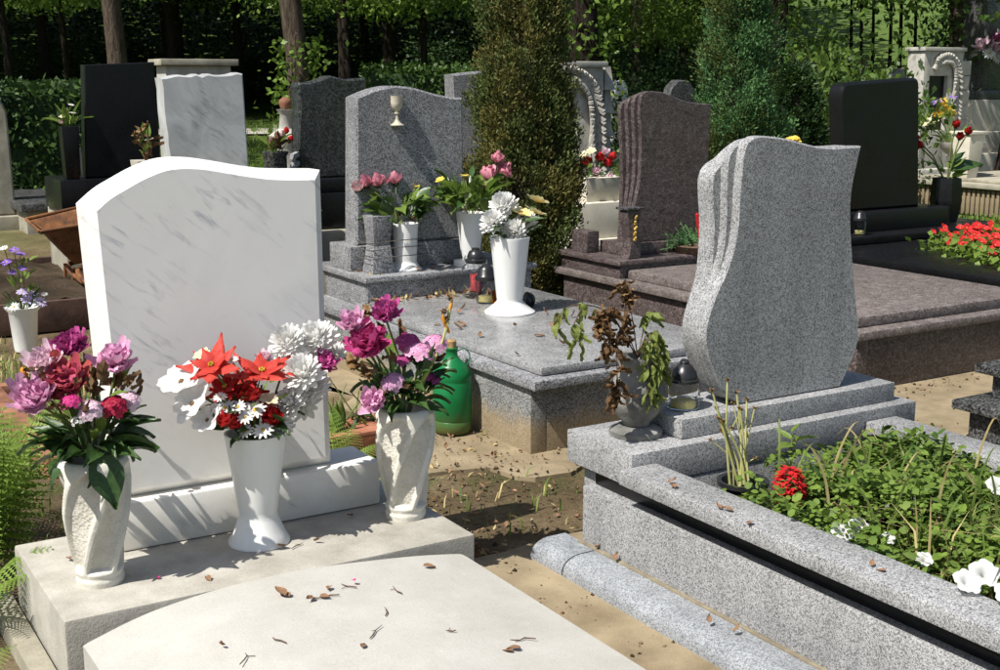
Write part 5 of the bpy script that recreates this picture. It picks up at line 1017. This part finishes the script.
# planted bed: ground cover, blades and flowers
def bed():
    n = 3800; X = rng.uniform(2.47, 3.40, n); Y = rng.uniform(1.0, 2.98, n); hh = np.array([.5+.9*mnoise.noise(Vector((x*2.6, y*2.6, 2))) for x, y in zip(X, Y)]); keep = (hh > .22) & ~((X < 2.80) & (Y > 2.68)) & (Y < 2.88); X, Y, hh = X[keep], Y[keep], hh[keep]
    ht = .03+.235*np.clip(hh, 0, 1.15)*rng.uniform(.35, 1, len(X))*np.clip(((X-2.613)**2+(Y-2.55)**2)/.02, .25, 1); per = 5; P = np.stack([X, Y, .27+ht], 1).repeat(per, 0)+rng.normal(0, .022, (len(X)*per, 3))*np.array((1, 1, .6))
    d = rng.normal(size=(len(P), 3))*np.array((1, 1, .35)); d /= np.linalg.norm(d, axis=1)[:, None]; u = np.array((0, 0, 1))+rng.normal(0, .35, (len(P), 3)); u -= (u*d).sum(1)[:, None]*d; u /= np.linalg.norm(u, axis=1)[:, None]; s = np.cross(d, u); zn = np.array([mnoise.noise(Vector((x*3.2+7, y*3.2, 4))) for x, y in zip(X, Y)]).repeat(per)+rng.normal(0, .12, len(P)); L = np.where(zn > .12, rng.uniform(.028, .055, len(P)), np.where(zn < -.15, rng.uniform(.010, .020, len(P)), rng.uniform(.018, .038, len(P))))[:, None]; wf = np.where(zn > .12, .42, np.where(zn < -.15, 1.0, .95))[:, None]; s = s*wf
    a = P; b = P+d*L*.35+s*L*.42; c = P+d*L*.8+s*L*.36-u*L*.08; e = P+d*L-u*L*.15; f = P+d*L*.8-s*L*.36-u*L*.08; g = P+d*L*.35-s*L*.42
    V = np.stack([a, b, c, e, f, g], 1).reshape(-1, 3); F = np.arange(6*len(P)).reshape(-1, 6)
    tag(link('ground_cover', np_mesh('ground_cover', V, F, ['leaf_bed', 'leaf_light', 'grass', 'leaf_hedge', 'straw'], np.clip(np.where(zn > .12, 2, np.where(zn < -.15, 0, 1))+rng.integers(-1, 2, len(P)), 0, 3)+(rng.random(len(P)) < .05)*1)), 'mixed green ground cover filling the granite-edged bed', 'ground cover', None, 'stuff')
bed()
scatter('bed_weeds', [(2.6, 3.38, 1.2, 2.85, 1)], 1300, 'grass stalks among the ground cover of the granite-edged bed', ['grass', 'straw', 'straw', 'leaf_bed'], (.10, .30), zf=lambda x, y: .24, width=.014, lean=.55)
def blade(x, y, h, lx, ly, mat, w_=.0042):
    P = spline([(x, y, .27), (x+lx*.25, y+ly*.25, .27+h*.6), (x+lx*.7, y+ly*.7, .27+h*.95), (x+lx, y+ly, .27+h*(.85 if abs(lx)+abs(ly) > .15 else 1.0))], 4); mb = MB(); V = []; n = len(P)
    for k, p in enumerate(P): ww = w_*(1-.9*(k/(n-1))**2); V += [(p[0]-ww, p[1]+ww*.5, p[2]), (p[0], p[1], p[2]+ww*.5), (p[0]+ww, p[1]-ww*.5, p[2])]
    return mb.add(V, [(k*3+j, k*3+j+1, k*3+j+4, k*3+j+3) for k in range(n-1) for j in (0, 1)])
t = thing('iris_plant', 'tall grassy clump with green and straw-dry blades in the granite-edged bed', 'plant', (2.98, 2.5, .27))
for k in range(52): part('blade', blade(2.95+U(-.28, .32), 2.5+U(-.35, .32), U(.14, .33), U(-.2, .2), U(-.12, .12), random.choice(['grass'])), [random.choice(['grass', 'grass', 'straw', 'stem'])], t)
for i, (x, y, z, s_) in enumerate([(2.515, 2.31, .385, .030), (2.60, 2.33, .38, .028), (2.526, 1.86, .42, .036), (2.425, 1.83, .43, .034), (3.10, 2.26, .43, .035), (2.60, 2.10, .36, .022), (2.62, 2.24, .37, .02), (2.46, 1.74, .42, .036)]):
    t = thing('petunia', 'white petunia bloom opening among the ground cover of the granite bed', 'flower', (x, y, z-.06), 'white petunias in the bed'); piece('corolla', flower('pet'), t, (x, y, z), (-.35+U(-.2, .2), -.6, 1), s_, U(0, 6)); part('stem', MB().tube([(x, y, z-.02), (x+.01, y+.01, .29)], .0025, 5), ['stem'], t)
c = (2.613, 2.615, .30); t = thing('salvia', 'bright red flower spike in the bed beside the black pot', 'flower', c)
mb = MB()
for k in range(170):
    u = k/170; a = k*2.4; r = .032*math.sin(math.pi*(.15+.8*u))**.8; p = Vector((c[0]+r*math.cos(a), c[1]+r*math.sin(a), .36+.11*u)); V, F = petal_grid(L=.024, wd=.007, a0=.4, curl=-.8, n=4, tip=.5); mb.add(V, F, 0, Matrix.Translation(p) @ Matrix.Rotation(a-1.57+U(-.4, .4), 4, 'Z') @ Matrix.Rotation(U(-.3, .5), 4, 'X'))
part('flower_spike', mb, ['p_red2'], t, ang=80); part('stem', MB().tube([(c[0], c[1], .27), (c[0], c[1], .44)], .004, 6), ['stem'], t)
for _ in range(9): a = U(0, 6.3); leaf_at(t, 'light', (c[0], c[1], U(.29, .34)), (math.cos(a), math.sin(a), .3), U(.05, .08))
t = thing('sapling', 'small pale green seedling with broad leaves against the granite riser', 'plant', (2.93, 2.93, .27)); part('stem', MB().tube([(2.93, 2.93, .27), (2.94, 2.94, .45)], .003, 5), ['stem'], t)
for k in range(9): a = k*2.4; leaf_at(t, 'light', (2.94, 2.94, .36+.012*k), (math.cos(a), math.sin(a), .25), U(.06, .09))
# begonias on the black tomb
t0 = None; bl = MB()
V, F = leaf_cloud(rng.normal(0, 1, (140, 3))*np.array((.10, .10, .03))+np.array((0, 0, .05)), .06, 1.2, .9); bleaf = np_mesh('leaves', V, F, ['leaf_bed', 'leaf_light'], rng.integers(0, 2, len(F)))
for i in range(22):
    x, y = [(7.25+.22*(i % 6), 5.25+.28*(i//6))][0]; x += U(-.07, .07)+.12*(i//6); y += U(-.08, .08); t = thing('begonia', 'red begonia plant in the bed on the black granite tomb', 'flower', (x, y, .386), 'red begonias on the black tomb'); link('leaves', bleaf, t).rotation_euler = (0, 0, i)
    for _ in range(14): piece('blossom', flower('beg'), t, (x+U(-.13, .13), y+U(-.13, .13), .386+U(.08, .15)), (U(-.5, .3), U(-.9, 0), .8), U(.026, .038), U(0, 6))
# fallen leaves, twigs and petals
def slabz(x, y):
    if y > 3.2: return .2215
    return slab_z(x, y)+.001
dl = [m_leaf('litter', c, .28, f_) for c, f_ in ((.3, .6), (-.5, .5), (.9, .4))]
def fallen(x, y, z, s_, label, group): t = link('dry_leaf', random.choice(dl), None, (x, y, z+.004)); t.scale = (s_, s_, s_); t.rotation_euler = (U(-.3, .3), U(-.3, .3), U(0, 6.3)); tag(t, label, 'leaf', group)
for x, y, s_ in [(1.16, 2.99, .05), (1.17, 2.98, .04), (1.24, 2.94, .03), (1.22, 2.94, .035), (1.56, 2.45, .035), (1.53, 2.44, .03), (1.61, 3.05, .035), (.93, 2.82, .03), (1.29, 2.99, .028), (1.2, 2.6, .025)]: fallen(x, y, slabz(x, y), s_, 'curled brown leaf lying on the white cover slab', 'dry leaves on the cover slab')
for x, y, s_ in [(1.33, 3.41, .035), (1.42, 3.40, .028), (1.05, 3.30, .03), (1.62, 3.55, .03), (.75, 3.65, .03)]: fallen(x, y, .222, s_, 'curled brown leaf lying on the concrete plinth', 'dry leaves on the plinth')
for x, y in [(2.33+U(-.01, .06), U(1.9, 3.0)) for _ in range(7)]: fallen(x, y, .402, U(.02, .035), 'small dry leaf on the light granite curb rail', 'dry leaves on the curb rail')
for x, y in [(2.26, 2.55), (2.28, 2.47), (2.33, 3.2), (2.32, 3.08)]: fallen(x, y, .085, .03, 'small dry leaf on the rounded granite moulding', 'dry leaves on the moulding')
for _ in range(26): x, y = U(2.95, 3.9), U(4.5, 6.3); fallen(x, y, .388, U(.03, .055), 'brown leaf scattered on the polished grey cover slab', 'dry leaves on the grey slab')
for x, y, L in [(1.35, 2.77, .06), (1.27, 2.66, .09), (1.34, 2.97, .05), (1.05, 2.75, .06), (1.25, 2.93, .08), (1.6, 2.5, .06), (1.45, 2.9, .05), (.95, 2.72, .05), (1.36, 3.40, .06), (1.45, 2.6, .04)]:
    z = slabz(x, y)+.003; a = U(0, 3); p = [(x+L*(k/3-.5)*math.cos(a)+U(-.008, .008), y+L*(k/3-.5)*math.sin(a)+U(-.008, .008), slabz(x, y)+.004) for k in range(4)]
    mb = MB().tube(p, [.0016, .002, .0016, .001], 4); q = p[2]; mb.tube([q, (q[0]+U(-.02, .02), q[1]+U(-.02, .02), q[2])], .001, 3); solo('twig', mb, ['twig'], 'thin broken twig lying on the pale slab and plinth of the marble tomb', 'twig', (x, y, z), 'twigs on the marble tomb')
for x, y, z in [(1.62, 2.72, .205), (.93, 3.36, .222), (.56, 3.1, .046), (1.36, 2.98, .255)]: t = link('fallen_petal', m_leaf('p_fuch', -.8, .4, .5, .9), None, (x, y, z+.003)); t.scale = (.016,)*3; tag(t, 'pink petal fallen on the marble tomb', 'petal', 'fallen petals')
def litter(areas, n):
    V = []; F = []; mi = []
    for k in range(n):
        x0, x1, y0, y1, z, s_ = random.choice(areas); x, y = U(x0, x1), U(y0, y1)
        P, Q = petal_grid(L=s_*U(.5, 1.2), wd=s_*U(.15, .35), a0=U(-.2, .5), curl=U(-1.5, 1.2), cup=U(-.6, .8), n=3, tip=.2); A = np.array(Matrix.Translation((x, y, z)) @ Matrix.Rotation(U(0, 6.3), 4, 'Z')); P = np.array(P)@A[:3, :3].T+A[:3, 3]
        F += [tuple(i+len(V) for i in q) for q in Q]; V += P.tolist(); mi += [random.choice((0, 0, 1, 2))]*len(Q)
    return tag(link('leaf_litter', np_mesh('leaf_litter', V, F, ['litter', 'dry', 'straw'], mi)), 'brown leaf litter on the bare earth and ledges', 'leaf litter', None, 'stuff')
litter([(1.92, 2.12, 3.5, 4.2, .004, .045)]*5+[(1.95, 2.9, 3.55, 4.5, .004, .03)]*2+[(2.4, 2.85, 4.4, 5.2, .008, .03), (3.05, 3.95, 6.22, 6.32, .39, .05), (3.05, 3.95, 6.22, 6.32, .39, .05), (4.3, 4.85, 6.2, 7.4, .01, .05), (4.3, 4.85, 6.2, 7.4, .01, .05), (1.8, 2.1, 1.5, 3.5, -.01, .035), (3.05, 3.9, 6.36, 6.55, .525, .04), (3.9, 4.6, 3.55, 4.0, .012, .03), (1.0, 2.0, 4.3, 7, .0, .04)], 850)
def pebbles(areas, n):
    O = np.array([(1, 0, 0), (-1, 0, 0), (0, 1, 0), (0, -1, 0), (0, 0, 1), (0, 0, -1)], float); T = np.array([(0, 2, 4), (2, 1, 4), (1, 3, 4), (3, 0, 4), (2, 0, 5), (1, 2, 5), (3, 1, 5), (0, 3, 5)]); V = []; F = []
    for k in range(n):
        x0, x1, y0, y1, z = random.choice(areas); q = O*(.002+.010*random.random()**4)*rng.uniform(.6, 1.3, (6, 3)); a = U(0, 6.3); c, d = math.cos(a), math.sin(a); q = q@np.array(((c, -d, 0), (d, c, 0), (0, 0, .8))); V.append(q+np.array((U(x0, x1), U(y0, y1), z))); F.append(T+6*k)
    return tag(link('pebbles', np_mesh('pebbles', np.concatenate(V), np.concatenate(F), ['litter', 'conc_tan', 'soil_bed'], rng.integers(0, 3, 8*n))), 'crumbs of soil and small stones on the ground between the tombs', 'pebbles', None, 'stuff')
pebbles([(1.80, 2.02, 1.2, 3.5, .0)]*4+[(1.9, 2.9, 3.5, 4.4, .008)]*6+[(2.4, 2.88, 4.3, 5.3, .012)]*3+[(2.02, 2.2, .8, 3.5, .014), (2.88, 4.1, 4.1, 4.44, .01), (2.88, 4.1, 4.3, 4.44, .01), (4.3, 5.9, 3.6, 4.45, .014), (4.9, 5.9, 4.3, 4.46, .014), (.4, .66, 2.0, 3.3, .048)]*2, 1700)
# distant headstones in the wood
for az, d, w_, h, mat, lb in [(12.9, 24, .5, 1.25, 'stone_cream', 'far pale headstone in the shade behind the dark hedge'), (13.6, 25, .4, 1.35, 'white_pl', 'far white figure-like stone behind the dark hedge'), (29.2, 24, .35, 1.6, 'marble2', 'small pale stone in front of the clipped hedge trees'), (39.6, 14.8, .42, 1.62, 'gr_dark', 'blue-grey slab between brown headstone and juniper'), (48.9, 21, .5, 1.8, 'gr_mid', 'blue-grey slab beside the palm monument at the ribbed curb'), (42.3, 27, .5, 1.7, 'marble', 'far white stone seen past the juniper'), (46.3, 25.5, .4, 1.75, 'marble2', 'far pale stone under the young trees'), (36.9, 21, .3, 1.62, 'marble', 'far small white stone behind the brown headstone')]:
    p = pol(az, d); t = thing('headstone', lb, 'headstone', p); A = MB().prism(ccw([(p.x-w_/2, .15), (p.x+w_/2, .15), (p.x+w_/2, h*.85)]+[(p.x+w_/2*math.cos(k), h*.85+h*.15*math.sin(k)) for k in (.6, 1.2, 1.9, 2.5)]+[(p.x-w_/2, h*.85)]), p.y, p.y+.14, .015); part('slab', A, [mat], t); part('base', MB().box(p.x-w_*.7, p.x+w_*.7, p.y-.12, p.y+.26, -.05, .149), ['conc_old'], t, bevel=.01)
